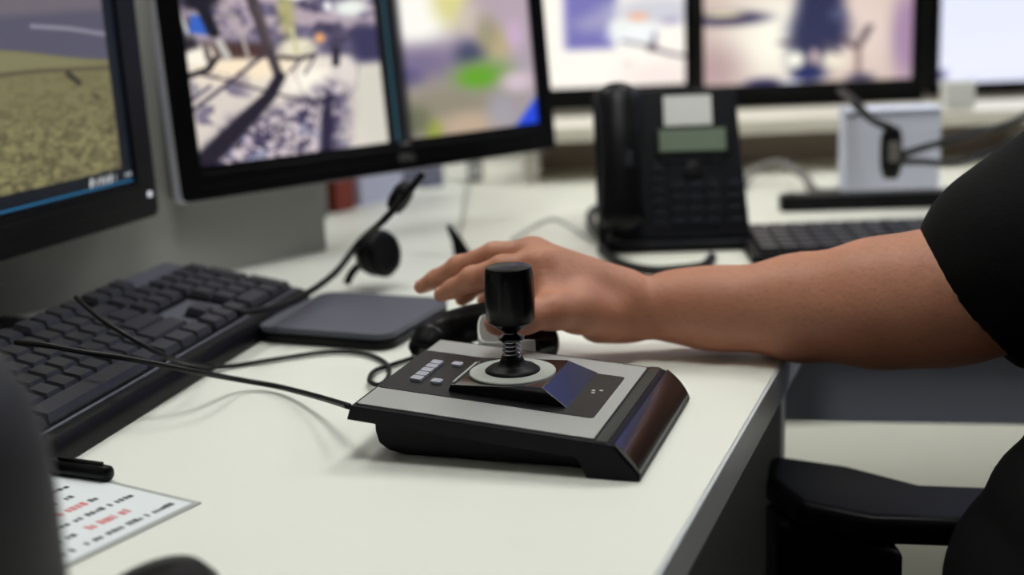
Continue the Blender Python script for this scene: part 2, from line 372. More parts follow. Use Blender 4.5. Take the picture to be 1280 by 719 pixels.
def pic_blur(x, z):
    X = (x-.283)/.198; Y = (.2-z)/.164
    p = Pic(X, Y, (168, 156, 166)); S = .8
    p.blob(.15, .15, .28, .2, (246, 244, 236), .5); p.blob(.42, .08, .13, .15, (214, 208, 140), S); p.blob(.58, .2, .12, .1, (206, 196, 176), S)
    p.blob(.85, .2, .25, .2, (178, 160, 172), S); p.blob(.72, .4, .12, .12, (182, 166, 128), S); p.blob(.16, .5, .32, .12, (120, 108, 140), S); p.blob(.06, .58, .1, .06, (84, 76, 130), S)
    p.blob(.52, .45, .11, .09, (70, 72, 100), S); p.blob(.66, .3, .08, .12, (146, 140, 112), S, .7); p.blob(.87, .34, .06, .1, (196, 168, 196), S)
    p.blob(.3, .82, .5, .2, (140, 134, 116), S); p.blob(.6, .60, .2, .1, (116, 152, 76), S); p.blob(.56, .62, .12, .06, (96, 160, 40), S); p.blob(.86, .68, .12, .07, (206, 186, 196), S)
    p.blob(.45, .95, .22, .09, (186, 164, 142), S); p.blob(.2, .96, .06, .07, (150, 160, 70), S); p.blob(.72, .88, .1, .12, (160, 156, 170), S, .8); p.blob(.08, .88, .1, .1, (106, 108, 84), S)
    p.poly([(.8, 1.02), (1.02, .78), (1.05, 1.05)], (34, 70, 214), .03); p.poly([(.5, -.4), (1.2, -.4), (1.2, .035), (.62, .02)], (20, 52, 140), .03)
    p.mix(1-sm(0, .08, X), (20, 20, 26))
    return p.c*(1-sm(.985, 1, X))[..., None]
def pic_gap(x, z):
    p = Pic(x, z, (10, 11, 16)); p.mix(1-sm(.001, .003, np.abs(x-.2725)), (34, 74, 88)); p.mix((1-sm(.001, .0025, np.abs(z-.0385)))*sm(.270, .272, x), (30, 96, 104)); return p.c
def pic_field(x, z):       # grass field below a road, task bar with icons along the bottom
    X = (x+.24)/.195; Y = (.212-z)/.159
    p = Pic(X, Y, (116, 111, 76)); n = fbm(X, Y*1.7, 22, 5, 4)
    p.mix(sm(.2, .75, Y)*.9*sm(.35, .7, n), (88, 84, 58)); p.mix(sm(.5, .64, fbm(X*1.2, Y*2, 30, 15))*sm(.45, .8, Y)*.6, (146, 140, 96)); p.mix(sm(.56, .66, fbm(X, Y*1.6, 24, 25))*sm(.5, .8, Y)*.6, (74, 66, 50))
    g = .22+.13*sm(.1, 1.1, X); p.mix(1-sm(g-.012, g+.012, Y), (82, 80, 96)); p.mix((1-sm(.0, .07, Y-.02))*.6, (120, 108, 112))
    p.mix(sm(g, g+.02, Y)*(1-sm(.33, .40, Y+.0*X)), (120, 118, 84)); p.line([(0, .36), (.5, .365), (1.1, .405)], .012, (84, 76, 60), .6, .9)
    p.line([(.5, .12), (.75, .15), (1.1, .22)], .012, (150, 148, 160), .6, .7); p.line([(.70, .40), (.77, .46)], .018, (52, 50, 40)); p.line([(.86, .54), (.9, .56)], .010, (62, 58, 44))
    c = p.c
    bar = (z < .0535) | (x > -.045)
    c = np.where(bar[..., None], np.array((8, 14, 24)), c)
    c = np.where(((z > .0385) & (z < .0402) & (x < -.03))[..., None], np.array((28, 110, 156)), c)
    q = Pic(x, z, (0, 0, 0)); q.c = c
    for k, xx in enumerate((-.091, -.084, -.077, -.070, -.063, -.056)):
        q.line([(xx, .0435), (xx+.0012, .0485-.001*(k % 2))], .0018-.0002*(k % 3), (212, 214, 214), .4, (1, .8, 1, .9, 1, .6)[k])
    for xx in (-.040, -.035): q.line([(xx, .0455), (xx+.002, .0462)], .0012, (190, 196, 200))
    return q.c
def pic_lot(x, z):         # pale ground with a parked white car
    X = (x+.158)/.155; Y = (.125-z)/.107
    p = Pic(X, Y, (252, 246, 236)); S = .5
    p.poly([(-.2, -.5), (.35, -.5), (.3, .42), (-.2, .42)], (120, 116, 180), .06); p.blob(.1, .05, .2, .12, (170, 166, 196), .8, .7); p.blob(.75, -.1, .5, .2, (206, 206, 214), .6)
    p.blob(.5, .22, .26, .17, (240, 244, 244), .4); p.blob(.35, .1, .1, .1, (236, 240, 236), .5); p.blob(.55, -.02, .1, .06, (238, 182, 150), .6); p.blob(.88, .05, .1, .05, (176, 168, 196), .7)
    p.line([(.38, .32), (.58, .38), (.66, .42)], .02, (90, 76, 100), .6); p.blob(.68, .42, .05, .06, (44, 24, 52), .5); p.line([(.7, .45), (.85, .52), (1.0, .57)], .025, (60, 38, 70), .6); p.blob(.71, .28, .03, .07, (110, 110, 140), .6, .8)
    p.blob(.43, .65, .05, .04, (216, 206, 196), .8, .8); p.blob(.8, .85, .4, .2, (240, 222, 218), .8, .7)
    return p.c
def pic_yard(x, z):        # dark figure-like tree shape before bright ground
    X = (x-.012)/.346; Y = (.135-z)/.115
    p = Pic(X, Y, (206, 186, 176)); p.blob(.35, .35, .22, .6, (250, 246, 230), .8); p.blob(.05, .75, .12, .3, (176, 148, 150), .9, .8); p.blob(.72, .3, .15, .6, (226, 206, 196), .8); p.blob(.93, .4, .07, .6, (164, 134, 164), .6)
    p.blob(.12, .08, .18, .1, (60, 54, 88), .5); p.blob(.1, .02, .09, .04, (220, 210, 176), .6)
    p.poly([(.44, -.6), (.64, -.6), (.64, .5), (.56, .56), (.42, .45)], (44, 46, 80), .05); p.blob(.61, .1, .04, .08, (112, 116, 150), .7); p.line([(.42, .45), (.37, .44)], .03, (110, 100, 104), .7)
    p.blob(.5, .62, .10, .30, (52, 52, 84), .6); p.blob(.53, .3, .13, .3, (46, 48, 82), .6, .9); p.blob(.425, .67, .04, .10, (250, 248, 232), .55); p.blob(.60, .70, .06, .13, (236, 226, 206), .6); p.line([(.56, .45), (.62, .62)], .012, (96, 84, 96), .7)
    p.blob(.51, .64, .02, .1, (200, 176, 176), .5); p.blob(.48, .88, .07, .09, (34, 42, 96), .5); p.line([(.64, .4), (.7, .55), (.73, .42), (.76, .25)], .018, (92, 76, 84), .6); p.line([(.71, .55), (.71, .9)], .015, (150, 126, 120), .6)
    p.blob(.28, .96, .08, .06, (70, 66, 108), .6); p.blob(.72, .94, .06, .06, (88, 80, 104), .6); p.blob(.4, .98, .05, .03, (216, 220, 240), .5)
    p.mix(sm(.965, .99, X), (40, 46, 66)); return p.c
def pic_white(x, z):
    X = x/.38; p = Pic(x, z, (226, 230, 252)); p.mix(.6*(1-sm(.0, .12, z-.03)), (236, 238, 254)); p.blob(.02, .03, .012, .008, (60, 60, 110), .6); p.line([(.04, .024), (.36, .024)], .002, (150, 154, 200), .6, .5); return p.c

# ------------------------------------------------------------------ monitors: local X along the width, Z up, facing -Y, origin at lower left corner
def monitor(label_, loc, az, tilt, W, Hh, bz, screens, rim='bezel_black', stand=None, depth=.022, logo=None, arm=None):
    t = thing('computer_monitor', label_, 'monitor', loc, azr(az), 'monitors on the desks')
    L, Rr, B, T = bz
    R_ = Matrix.Rotation(-math.radians(tilt), 4, 'X')
    outer = rrect(-.004 if rim != 'bezel_black' else 0, W, 0, Hh, .010); ic = .0042 if rim != 'bezel_black' else 0; front = rrect(ic-.004 if ic else 0, W-ic, ic*.25, Hh-ic*.25, .008)
    mb = MB()                              # frame with an opening: loft of outer/inner rims
    n = len(outer); inner = rrect(L, W-Rr, B, Hh-T, .0008)
    mb.loft([[(x, .004, z) for x, z in front], [(x, 0, z) for x, z in front], [(x, 0, z) for x, z in inner], [(x, .004, z) for x, z in inner]][::1], cap=False)
    fr = mb.build('bezel', 'bezel_black', t, M=R_); smooth_angle(fr, 30)
    rd = .0160 if rim != 'bezel_black' else depth
    bd = MB().loft([[(x, .0041, z) for x, z in outer], [(x, rd, z) for x, z in outer]][::-1]) if not ic else MB().loft([[(x, .0003, z) for x, z in front], [(x, .0075, z) for x, z in outer], [(x, .0105, z) for x, z in outer]][::-1], cap=False)
    bd = smooth_angle(bd.build('rim', rim, t, M=R_), 30)
    if rd < depth: smooth_angle(MB().loft([[(x, .0106, z) for x, z in rrect(-.0025, W-.0015, .0015, Hh-.0015, .008)], [(x, depth+.011, z) for x, z in rrect(-.001, W-.003, .003, Hh-.003, .008)]][::-1]).build('side_casing', 'side_grey', t, M=R_), 30)
    back = MB().loft([[(x, depth+.0111*(rim != 'bezel_black')+.0001, z) for x, z in rrect(.01, W-.01, .01, Hh-.01, .01)], [(x, depth+.030, z) for x, z in rrect(.06, W-.06, .05, Hh-.05, .03)]][::-1]).build('rear_housing', 'screen_rear', t, M=R_)
    for nm, x0, x1, z0, z1, nx, ny, fn in screens:
        s = screen(nm, t, x0, x1, z0, z1, .0035, nx, ny, fn); s.data.transform(R_)
    # raised lower lip of the bezel
    MB().box(L*.9, W-Rr*.9, -.0015, .0001, B*.42, B*.80).build('bezel_lip', 'bezel_black', t, .0008, M=R_)
    if stand:
        cx = W/2
        MB().box(cx-.035, cx+.035, depth+.02, depth+.045, -loc.z+ZD+.012, Hh*.6).build('stand_neck', 'bezel_black', t, .004)
        MB().prism(rrect(cx-.10, cx+.10, -.06, .09, .03), -loc.z+ZD+.0005, -loc.z+ZD+.013).build('stand_base', 'bezel_black', t, .003)
    if arm:
        MB().box(W/2-.04, W/2+.04, depth+.02, depth+.026, Hh/2-.04, Hh/2+.04).build('mount_plate', 'screen_rear', t, .002)
        MB().tube([(W/2, depth+.02, Hh/2), (W/2, arm, Hh/2)], .016, 12, 0).build('mount_arm', 'screen_rear', t)
    if logo:
        cu = bpy.data.curves.new('badge', 'FONT'); cu.body = logo[0]; cu.size = logo[3]; cu.align_x = 'CENTER'; cu.extrude = .0002
        o = bpy.data.objects.new('badge', cu); COL.objects.link(o)
        bpy.context.view_layer.update(); dg = bpy.context.evaluated_depsgraph_get(); me = bpy.data.meshes.new_from_object(o.evaluated_get(dg)); COL.objects.unlink(o); bpy.data.objects.remove(o)
        me.materials.clear(); me.transform(Matrix.Translation((logo[1], -.0018, logo[2])) @ Matrix.Rotation(PI/2, 4, 'X')); mobj('badge', me, 'logo_grey', t, M=R_)
        MB().box(logo[1]-.006, logo[1]+.006, -.0018, -.0001, logo[2]+.0175, logo[2]+.0205).build('indicator', 'logo_grey', t, M=R_)
    return t
monitor('black wide monitor with silver side showing tree shadows beside a blurry split picture', D(-.335, 1.383, .085), 52.4, 5, .506, .325, (.026, .025, .036, .02),
        [('screen', .026, .261, .036, .305, 230, 260, pic_snow), ('screen', .2611, .2829, .036, .305, 30, 60, pic_gap), ('screen', .283, .481, .036, .305, 90, 110, pic_blur)],
        rim='silver_rim', logo=('DELL', .279, .0135, .010), arm=.075)
W1 = .5
d1 = Vector((math.sin(math.radians(22.5)), math.cos(math.radians(22.5)), 0))
m1 = monitor('black monitor showing a green grass field above a dark task bar', D(-.349, 1.342, .083)-d1*W1, 22.5, 1, W1, .325, (.028, .028, .036, .02),
        [('screen', .028, .472, .037, .305, 300, 190, lambda x, z: pic_field(x-W1, z))], stand=True)
MB().box(W1-.014, W1-.009, -.001, .0003, .02, .025).build('power_button', 'led_white', m1, M=Matrix.Rotation(-math.radians(1), 4, 'X'))
YF = 2.17
monitor('unseen upper-row monitor added above the far right monitors for blue-violet reflections', D(.70, YF-.01, .53), 96, -4, .95, .50, (.02, .02, .02, .02), [('screen', .02, .93, .02, .48, 40, 30, lambda x, z: Pic(x, z, (136, 142, 240)).c)], arm=.09)  # out of view, plain blue-violet glow added for reflections on the controller
zA = .086
monitor('far monitor showing pale ground and a white car, left behind the telephone', D(.305-.345, YF, .084), 91.5, 0, .345, .26, (.02, .018, .034, .016), [('screen', .02, .327, .034, .244, 130, 90, lambda x, z: pic_lot(x-.345+.017, z-.013))], arm=.11)
monitor('far middle monitor showing a dark tree figure before bright ground', D(.308, YF-.002, .075), 91.5, 0, .356, .26, (.010, .02, .037, .016), [('screen', .010, .336, .037, .244, 130, 90, lambda x, z: pic_yard(x+.005, z-.015))], arm=.11)
monitor('far right monitor filled with a blank bluish white window', D(.668, YF-.01, .083), 92, 0, .42, .37, (.02, .02, .018, .016), [('screen', .02, .40, .018, .354, 60, 40, pic_white)], arm=.11)
monitor('rightmost far monitor with a plain blue-violet desktop picture', D(1.092, YF-.02, .083), 96, 0, .50, .42, (.02, .02, .018, .016), [('screen', .02, .48, .018, .404, 40, 40, lambda x, z: Pic(x, z, (150, 156, 246)).c)], arm=.11)

# ------------------------------------------------------------------ joystick controller; local X = away from palm rest (s), mirrored frame: use u (depth, +Y) and s (-X)
TO = Vector((.0733, .7796)); AZ = 18.463
ctl = thing('joystick_controller', 'black camera joystick controller with silver top plate and sloping palm rest', 'joystick', D(TO.x, TO.y, 0), -math.radians(AZ))
# local frame: +X towards the palm side (v), +Y along the width (u); s = -x
SL = .0840
def zt(s): return .0231 + SL*(s-.0204)
WU = .1630
# tray
tr = MB()
pr = []
for s_, zz in ((.040, .001), (.160, .001), (.172, .003), (.179, .008), (.181, .016), (.181, .030), (.040, .016)): pr.append((-s_, zz))
tr.loft([[(x, .014, z) for x, z in pr], [(x, WU-.012, z) for x, z in pr]][::-1]).build('tray', 'shell_black', ctl, .001)
for s_ in (.055, .165):
    for u_ in (.025, WU-.025): MB().lathe([(.006, 0), (.006, .0012)], (-s_, u_, 0), 12).build('rubber_foot', 'rubber', ctl)
# shell: profile along s, narrow lip hanging over the tray, palm toe reaching the desk
def shell_profile(ins):
    return [(-.1945-ins*0, zt(.1945)-.0102), (-.1910, zt(.191)), (-.0204, zt(.0204)), (-.017, zt(.0204)-.0012), (-.0005, .0035), (0, .0012), (-.0015, 0), (-.034, 0), (-.040, zt(.04)-.012)]
sp = shell_profile(0)
sh = MB(); sh.loft([[(x, 0, z) for x, z in sp], [(x, WU, z) for x, z in sp]])
sh.build('shell', 'shell_black', ctl, .0009)
# glossy palm facet, crest groove and ridges
pa = Vector((-.0165, 0, zt(.0204)-.0005)); pb_ = Vector((-.0010, 0, .0038)); dn = Vector((pa.z-pb_.z, 0, pb_.x-pa.x)).normalized()
NF = 12
f0 = [pa, pb_]+[pb_+(pa-pb_)*(i/NF)+dn*(.0010+.0017*4*(i/NF)*(1-i/NF)) for i in range(NF+1)]
MB().loft([[(p.x, .0022, p.z) for p in f0], [(p.x, WU-.0022, p.z) for p in f0]]).build('palm_facet', 'palm_black', ctl); smooth_angle(ctl.children[-1], 30)
ridge = [(-.0285, zt(.0285)-.001), (-.0205, zt(.0205)-.001), (-.0205, zt(.0205)+.0006), (-.0225, zt(.0225)+.0012), (-.0285, zt(.0285)+.0008)]
MB().loft([[(x, .0015, z) for x, z in ridge], [(x, WU-.0015, z) for x, z in ridge]]).build('crest', 'gloss_black', ctl, .0003)
def on_plate(name, s0, s1, u0, u1, h, m, r=.0015, bev=.0002, z0=-.0004):
    P = rrect(-s1, -s0, u0, u1, r, 4)
    return MB().loft([[(x, y, zt(-x)+z0) for x, y in P], [(x, y, zt(-x)+h) for x, y in P]]).build(name, m, ctl, bev)
on_plate('top_plate', .0300, .1885, .0048, WU-.0048, .0008, 'silver_plate', .0015)
on_plate('label_panel', .0392, .1889, .0387, .1285, .0013, 'panel_black', .003)
# buttons
for k in range(5): on_plate('button', .1655, .1735, .0592+k*.0094, .0672+k*.0094, .0032, 'button_grey', .001, .0004)
for u_ in (.0600, .1010): on_plate('button', .1515, .1590, u_-.0005, u_+.0072, .0030, 'button_grey', .0018, .0005)
# small printed marks
for k, (s_, u_) in enumerate(((.0515, .0865), (.0525, .0912), (.0475, .0932))): on_plate('printed_mark', s_-.0012, s_+.0012, u_-.0013, u_+.0013, .00145, 'ring_grey', .0003, 0)
# pedestal
RC = (-.106, .0800)
zp = .0405
def ped(sa, sb, ua, ub, f): return [(-sb, ua), (-sa, ua), (-sa, ub), (-sb, ub)]
lo = ped(.0590, .1425, .0500, .1310, 0); hi = ped(.0755, .1395, .0480, .1125, 0)
MB().loft([[(x, y, zt(-x)+.0008) for x, y in lo], [(x, y, zp+.02*(x+.106)) for x, y in hi]]).build('pedestal', 'palm_black', ctl, .0008)
MB().box(-.1392, -.1378, .051, .098, zp-.0012, zp+.0004).build('pedestal_glint', 'ring_grey', ctl)  # pale marking strip, painted in for a small highlight on the edge
c3 = (RC[0], RC[1], zp)
MB().lathe([(.0185, -.001), (.0290, -.001), (.0296, .0006), (.0292, .0013), (.0190, .0016), (.0185, .0009)], c3, 64).build('ring', 'ring_grey', ctl, smooth=False)
smooth_angle(ctl.children[-1], 30)
o = MB().lathe([(.0190, .0005), (.0188, .0022), (.016, .0042), (.012, .0050), (.0095, .0062), (.0075, .0100), (.0072, .0118), (.001, .0119)], c3, 48).build('boot', 'rubber', ctl, smooth=True)
MB().lathe([(.0034, .004), (.0034, .040)], c3, 20).build('shaft', 'steel', ctl); smooth_angle(ctl.children[-1])
hp = [(c3[0]+.0058*math.cos(a), c3[1]+.0058*math.sin(a), c3[2]+.0085+.0145*a/(2*PI*5)) for a in np.linspace(0, 2*PI*5, 121)]
MB().tube(hp, .0009, 8, 0).build('spring', 'steel', ctl, smooth=True)
MB().lathe([(.0045, .0225), (.0085, .0235), (.009, .025), (.006, .0268), (.0045, .0275), (.0045, .0300)], c3, 32).build('collar', 'gloss_black', ctl); smooth_angle(ctl.children[-1])
kp = [(.0050, .0285), (.0058, .0295), (.0110, .0328), (.0155, .0362), (.0163, .0380), (.0168, .0480), (.0169, .0560), (.0165, .0660), (.0158, .0722), (.0152, .0736), (.0142, .0740), (.001, .0740)]
KB = MB(); nn = 72
KB.loft([[(c3[0]+max(r, .0001)*(1-.028*(1 if (j//4) % 3 == 0 and .039 < z < .071 else 0))*math.cos(2*PI*j/nn), c3[1]+max(r, .0001)*(1-.028*(1 if (j//4) % 3 == 0 and .039 < z < .071 else 0))*math.sin(2*PI*j/nn), c3[2]+z) for j in range(nn)] for r, z in kp])
smooth_angle(KB.build('knob', 'knob_black', ctl), 28)
# ------------------------------------------------------------------ keyboard
KA = 15.5; KT = math.radians(9.0)
kf = at(357, 373, .022)
kb = thing('keyboard', 'full-size black keyboard with number pad under the left monitors', 'keyboard', (kf.x, kf.y, ZD), azr(KA))
U_ = .021
def kp3(a, w_, h): return Vector((a, w_*math.cos(KT)-h*math.sin(KT), .022+w_*math.sin(KT)+h*math.cos(KT)))
prf = [(-.006, .0005), (-.0075, .010), (-.004, .0185), (.0, .0215), (.146*math.cos(KT), .0215+.146*math.sin(KT)), (.149*math.cos(KT), .019+.146*math.sin(KT)), (.145*math.cos(KT), .010+.1*math.sin(KT)), (.02, .0005)]
MB().loft([[(x, y, z) for y, z in prf] for x in (-.460, .041)][::1]).build('body', 'keyboard_body', kb, .0015)
def slab3(a0, a1, w0, w1, h0, h1, name, m, parent, bev=.0006):
    V = [kp3(a, w_, h) for h in (h0, h1) for a, w_ in ((a0, w0), (a1, w0), (a1, w1), (a0, w1))]
    return MB().add(V, [(3,2,1,0),(4,5,6,7),(0,1,5,4),(1,2,6,5),(2,3,7,6),(3,0,4,7)]).build(name, m, parent, bev)
slab3(-.456, .037, .003, .1435, -.001, .0008, 'deck', 'keyboard_deck', kb)
MB().box(-.43, -.40, .115, .135, 0, .025).build('foot', 'keyboard_body', kb); MB().box(-.02, .01, .115, .135, 0, .025).build('foot', 'keyboard_body', kb)
rows = [.017, .038, .059, .080, .101, .1265]
for a0, a1, w0, w1 in ((-.446, -.127, .0055, .1125), (-.446, -.127, .1155, .1375), (-.1255, -.0595, .0055, .0275), (-.1045, -.0805, .026, .0490), (-.1255, -.0595, .0680, .1125), (-.1255, -.0595, .1155, .1375), (-.0565, .0300, .0055, .1125)):
    slab3(a0, a1, w0, w1, -.0005, .0014, 'key_well', 'black_plastic', kb, 0)
KEYM = {}
def key(aL, w_, n, m_=1.0, mt='key_black'):
    k = (round(n, 2), m_)
    if k not in KEYM:
        hw, hh = n*U_/2-.0009, m_*U_/2-.0009; tw, th = hw-.0022, hh-.0024
        me = MB().loft([[(-hw, -hh, 0), (hw, -hh, 0), (hw, hh, 0), (-hw, hh, 0)], [(-hw+.0003, -hh+.0003, .003), (hw-.0003, -hh+.0003, .003), (hw-.0003, hh-.0003, .003), (-hw+.0003, hh-.0003, .003)],
                        [(-tw, -th+.0006, .0072), (tw, -th+.0006, .0072), (tw, th+.0006, .0078), (-tw, th+.0006, .0078)]])
        mm = bpy.data.meshes.new('key'); mm.from_pydata(me.v, [], me.f); mm.materials.append(MATS[mt]); KEYM[k] = mm
    o = bpy.data.objects.new('key', KEYM[k]); COL.objects.link(o); o.parent = kb
    o.location = kp3(aL+n*U_/2, w_+(m_-1)*U_/2, .0012); o.rotation_euler = (KT, 0, 0)
ML = -.444
def row(w_, ws, a=ML):
    for n in ws: key(a, w_, n); a += n*U_
row(rows[0], (1.25, 1.25, 1.25, 6.25, 1.25, 1.25, 1.25, 1.25)); row(rows[1], (2.25,)+(1,)*10+(2.75,)); row(rows[2], (1.75,)+(1,)*11+(2.25,)); row(rows[3], (1.5,)+(1,)*12+(1.5,)); row(rows[4], (1,)*13+(2,))
key(ML, rows[5], 1)
for g in range(3): row(rows[5], (1,)*4, ML+U_*(2+g*4.33))
NL = -.1238
for r_ in (3, 4, 5): row(rows[r_], (1, 1, 1), NL)
row(rows[0], (1, 1, 1), NL); key(NL+U_, rows[1], 1)
PL = -.0555
row(rows[0], (2, 1), PL); row(rows[1], (1, 1, 1), PL); row(rows[2], (1, 1, 1), PL); row(rows[3], (1, 1, 1), PL); row(rows[4], (1, 1, 1, 1), PL)
key(PL+3*U_, rows[0], 1, 2.0); key(PL+3*U_, rows[2], 1, 2.0)

# ------------------------------------------------------------------ cables
def cable(name, lab, pts, r, m='cable_black', cat='cable', n=8, group=None):
    o = MB().tube([Vector(p) for p in pts], r, n, 8).build(name, m, smooth=True); return tag(o, lab, cat, group)
cable('controller_cable', 'black cable running from the joystick controller rear corner across the keyboard', [at(436, 508, .030), at(400, 497, .016), at(350, 484, .006), at(300, 475, .010), at(240, 464, .032), at(170, 450, .046), at(110, 441, .052), at(60, 432, .060), at(20, 428, .060)], .0023)
cable('looped_cable', 'thin black cable curling in a small loop left of the controller', [at(95, 372, .068), at(125, 398, .064), at(165, 423, .055), at(210, 447, .036), at(250, 457, .012), at(285, 458, .003), at(345, 449, .003), at(410, 440, .003), at(455, 442, .003), at(482, 454, .003), at(486, 470, .004), at(474, 481, .005), at(462, 476, .0055), at(468, 464, .0035), at(490, 456, .003), at(520, 446, .003), at(545, 436, .003)], .0019)
# ------------------------------------------------------------------ flat slab beside the keyboard
sl = at(488, 417, .0155)
tb = thing('touchpad', 'flat dark grey touchpad slab lying right of the keyboard', 'touchpad', (sl.x, sl.y, ZD), azr(112.5))
# local +X = down-right (front edge direction), +Y = up-right; corner at origin
MB().prism(rrect(-.134, .000, -.004, .126, .016, 8), .0008, .0092).build('base', 'black_plastic', tb, .002)
MB().prism(rrect(-.134, .000, -.004, .126, .016, 8), .0096, .0155).build('surface', 'tablet_grey', tb, .0018, 3)
for x, y in ((-.115, .01), (-.015, .012), (-.115, .10), (-.015, .10)): MB().lathe([(.006, 0), (.006, .001)], (x, y, 0), 10).build('rubber_foot', 'rubber', tb)
# ------------------------------------------------------------------ headset leaning behind the laptop
hs = thing('headset', 'black headset with round ear cup and thin headband standing behind the touchpad', 'headset')
band = [at(300, 392, .045), at(345, 384, .034), at(385, 366, .030), at(420, 340, .034), at(450, 302, .055), at(480, 275, .085), at(505, 247, .105), at(518, 231, .118), at(529, 217, .128)]
MB().tube(band, [.0030, .0032, .0036, .0036], 10, 8).build('headband', 'black_plastic', hs, smooth=True)
ec = atY(470, 318, 1.33); ax = Vector((.8, -.55, .18)).normalized()
smooth_angle(MB().lathe([(.001, -.016), (.012, -.016), (.018, -.012), (.0215, -.004), (.022, .001), (.0195, .006), (.0185, .010), (.013, .0125), (.001, .0115)], tuple(ec), 36, ax).build('ear_cup', 'black_plastic', hs), 50)
MB().lathe([(.019, .004), (.0235, .006), (.0242, .010), (.0215, .0145), (.015, .0135)], tuple(ec), 36, ax).build('ear_cushion', 'rubber', [c for c in hs.children if c.name.startswith('ear_cup')][0], smooth=True)
MB().tube([ec+Vector((-.012, 0, -.006)), ec+Vector((-.024, -.002, -.016)), ec+Vector((-.031, -.004, -.028))], .004, 10, 6).build('yoke', 'black_plastic', hs, smooth=True)
mc = atY(501, 246, 1.31)
MB().lathe([(.001, -.017), (.0075, -.015), (.010, -.006), (.0102, .006), (.0075, .014), (.001, .016)], tuple(mc), 20, (.55, .2, .8)).build('microphone', 'rubber', hs, smooth=True)
MB().tube([mc, (mc+at(500, 253, .10))/2, at(505, 247, .105)], .003, 8, 4).build('boom', 'black_plastic', hs, smooth=True)
# small pointed stand behind the fingers
pt = at(576, 334, 0)
ps = thing('antenna', 'small black pointed antenna standing behind the fingertips', 'antenna', tuple(pt))
MB().lathe([(.014, 0), (.014, .006), (.010, .012), (.003, .014)], (.004, 0, 0), 24).build('base', 'black_plastic', ps, .0005)
MB().loft([[(x*.010+.004, y*.006, .010) for x, y in ((-1, -1), (1, -1), (1, 1), (-1, 1))], [(x*.006-.002, y*.004, .028) for x, y in ((-1, -1), (1, -1), (1, 1), (-1, 1))], [(x*.0028-.011, y*.0025, .046) for x, y in ((-1, -1), (1, -1), (1, 1), (-1, 1))]]).build('blade', 'black_plastic', ps, .0008)
# ------------------------------------------------------------------ handset and white strip behind the controller
hd = thing('telephone_handset', 'black curved handset lying on the desk behind the joystick', 'handset')
hpts = [at(527, 437, .018), at(545, 425, .021), at(570, 411, .027), at(602, 402, .032), at(635, 405, .030), at(660, 420, .022), at(671, 430, .019)]
MB().tube(hpts, [.008, .0190, .0190, .0175, .0170, .0180, .0200, .0175, .006], 18, 8, flat=.85).build('grip', 'black_plastic', hd, smooth=True)
o = MB().lathe([(.001, -.006), (.0165, -.006), (.0195, 0), (.0195, .006), (.015, .010), (.001, .0105)], tuple(at(667, 424, .020)+Vector((0, -.004, -.002))), 30, (.35, -.9, .25)).build('earpiece', 'gloss_black', hd); smooth_angle(o, 40)
o = MB().lathe([(.001, -.005), (.0145, -.005), (.0165, 0), (.014, .007), (.001, .008)], tuple(at(536, 434, .016)), 30, (.1, -.3, .9)).build('mouthpiece', 'gloss_black', hd); smooth_angle(o, 40)
def ribbon(name, m, path, heights, th):
    P = [Vector(p) for p in path]; n = len(P); rings = []
    for i, p in enumerate(P):
        t = (P[min(i+1, n-1)]-P[max(i-1, 0)]); t.z = 0; t.normalize(); a = Vector((-t.y, t.x, 0))*th/2; z0, z1 = heights[i]
        rings.append([tuple(p-a+Vector((0,0,z0))), tuple(p+a+Vector((0,0,z0))), tuple(p+a+Vector((0,0,z1))), tuple(p-a+Vector((0,0,z1)))])
    return MB().loft(rings).build(name, m)
rp = []; rh = []
cx, cy = -.0185, 1.004
for i in range(7): rp.append((cx+.034-.034*i/6, cy-.011+.002*math.sin(i), ZD)); rh.append((.001, .0335))
for i in range(1, 14):
    a = -PI/2-PI*i/14; rp.append((cx+.0085*math.cos(a), cy+.011*math.sin(a), ZD)); rh.append((.001, .0335+.016*sm(.2, .8, i/14)))
for i in range(1, 5): rp.append((cx+.0026*i, cy+.011, ZD)); rh.append((.001, .0495-.001*i))
st = ribbon('paper_strip', 'white_plastic', rp, rh, .0014); smooth_angle(st, 50); tag(st, 'looped white strip standing between the joystick and the black handset', 'strip')

# ------------------------------------------------------------------ desk telephone (face tilted back)
pf0 = at(748, 312, .004)
ph = thing('desk_telephone', 'black desk telephone with green display and handset on its left side', 'telephone', (pf0.x, pf0.y, ZD), math.radians(-3.5))
PT = math.radians(64)          # face angle from the desk
RX = Matrix.Translation((0, 0, .012)) @ Matrix.Rotation(PT, 4, 'X')
def fbox(x0, x1, b0, b1, c0, c1, name, m, parent=ph, bev=.001, r=None):
    mb = MB().prism(rrect(x0, x1, b0, b1, r, 5), c0, c1) if r else MB().box(x0, x1, b0, b1, c0, c1)
    return mb.build(name, m, parent, bev, M=RX)
fw, fh = .163, .176
P = [(.0, 0), (fw+.003, 0), (fw-.006, fh), (-.002, fh)]
MB().loft([[(x, y, -.022) for x, y in P], [(x, y, 0) for x, y in P]]).build('body', 'phone_body', ph, .004, 3, M=RX)
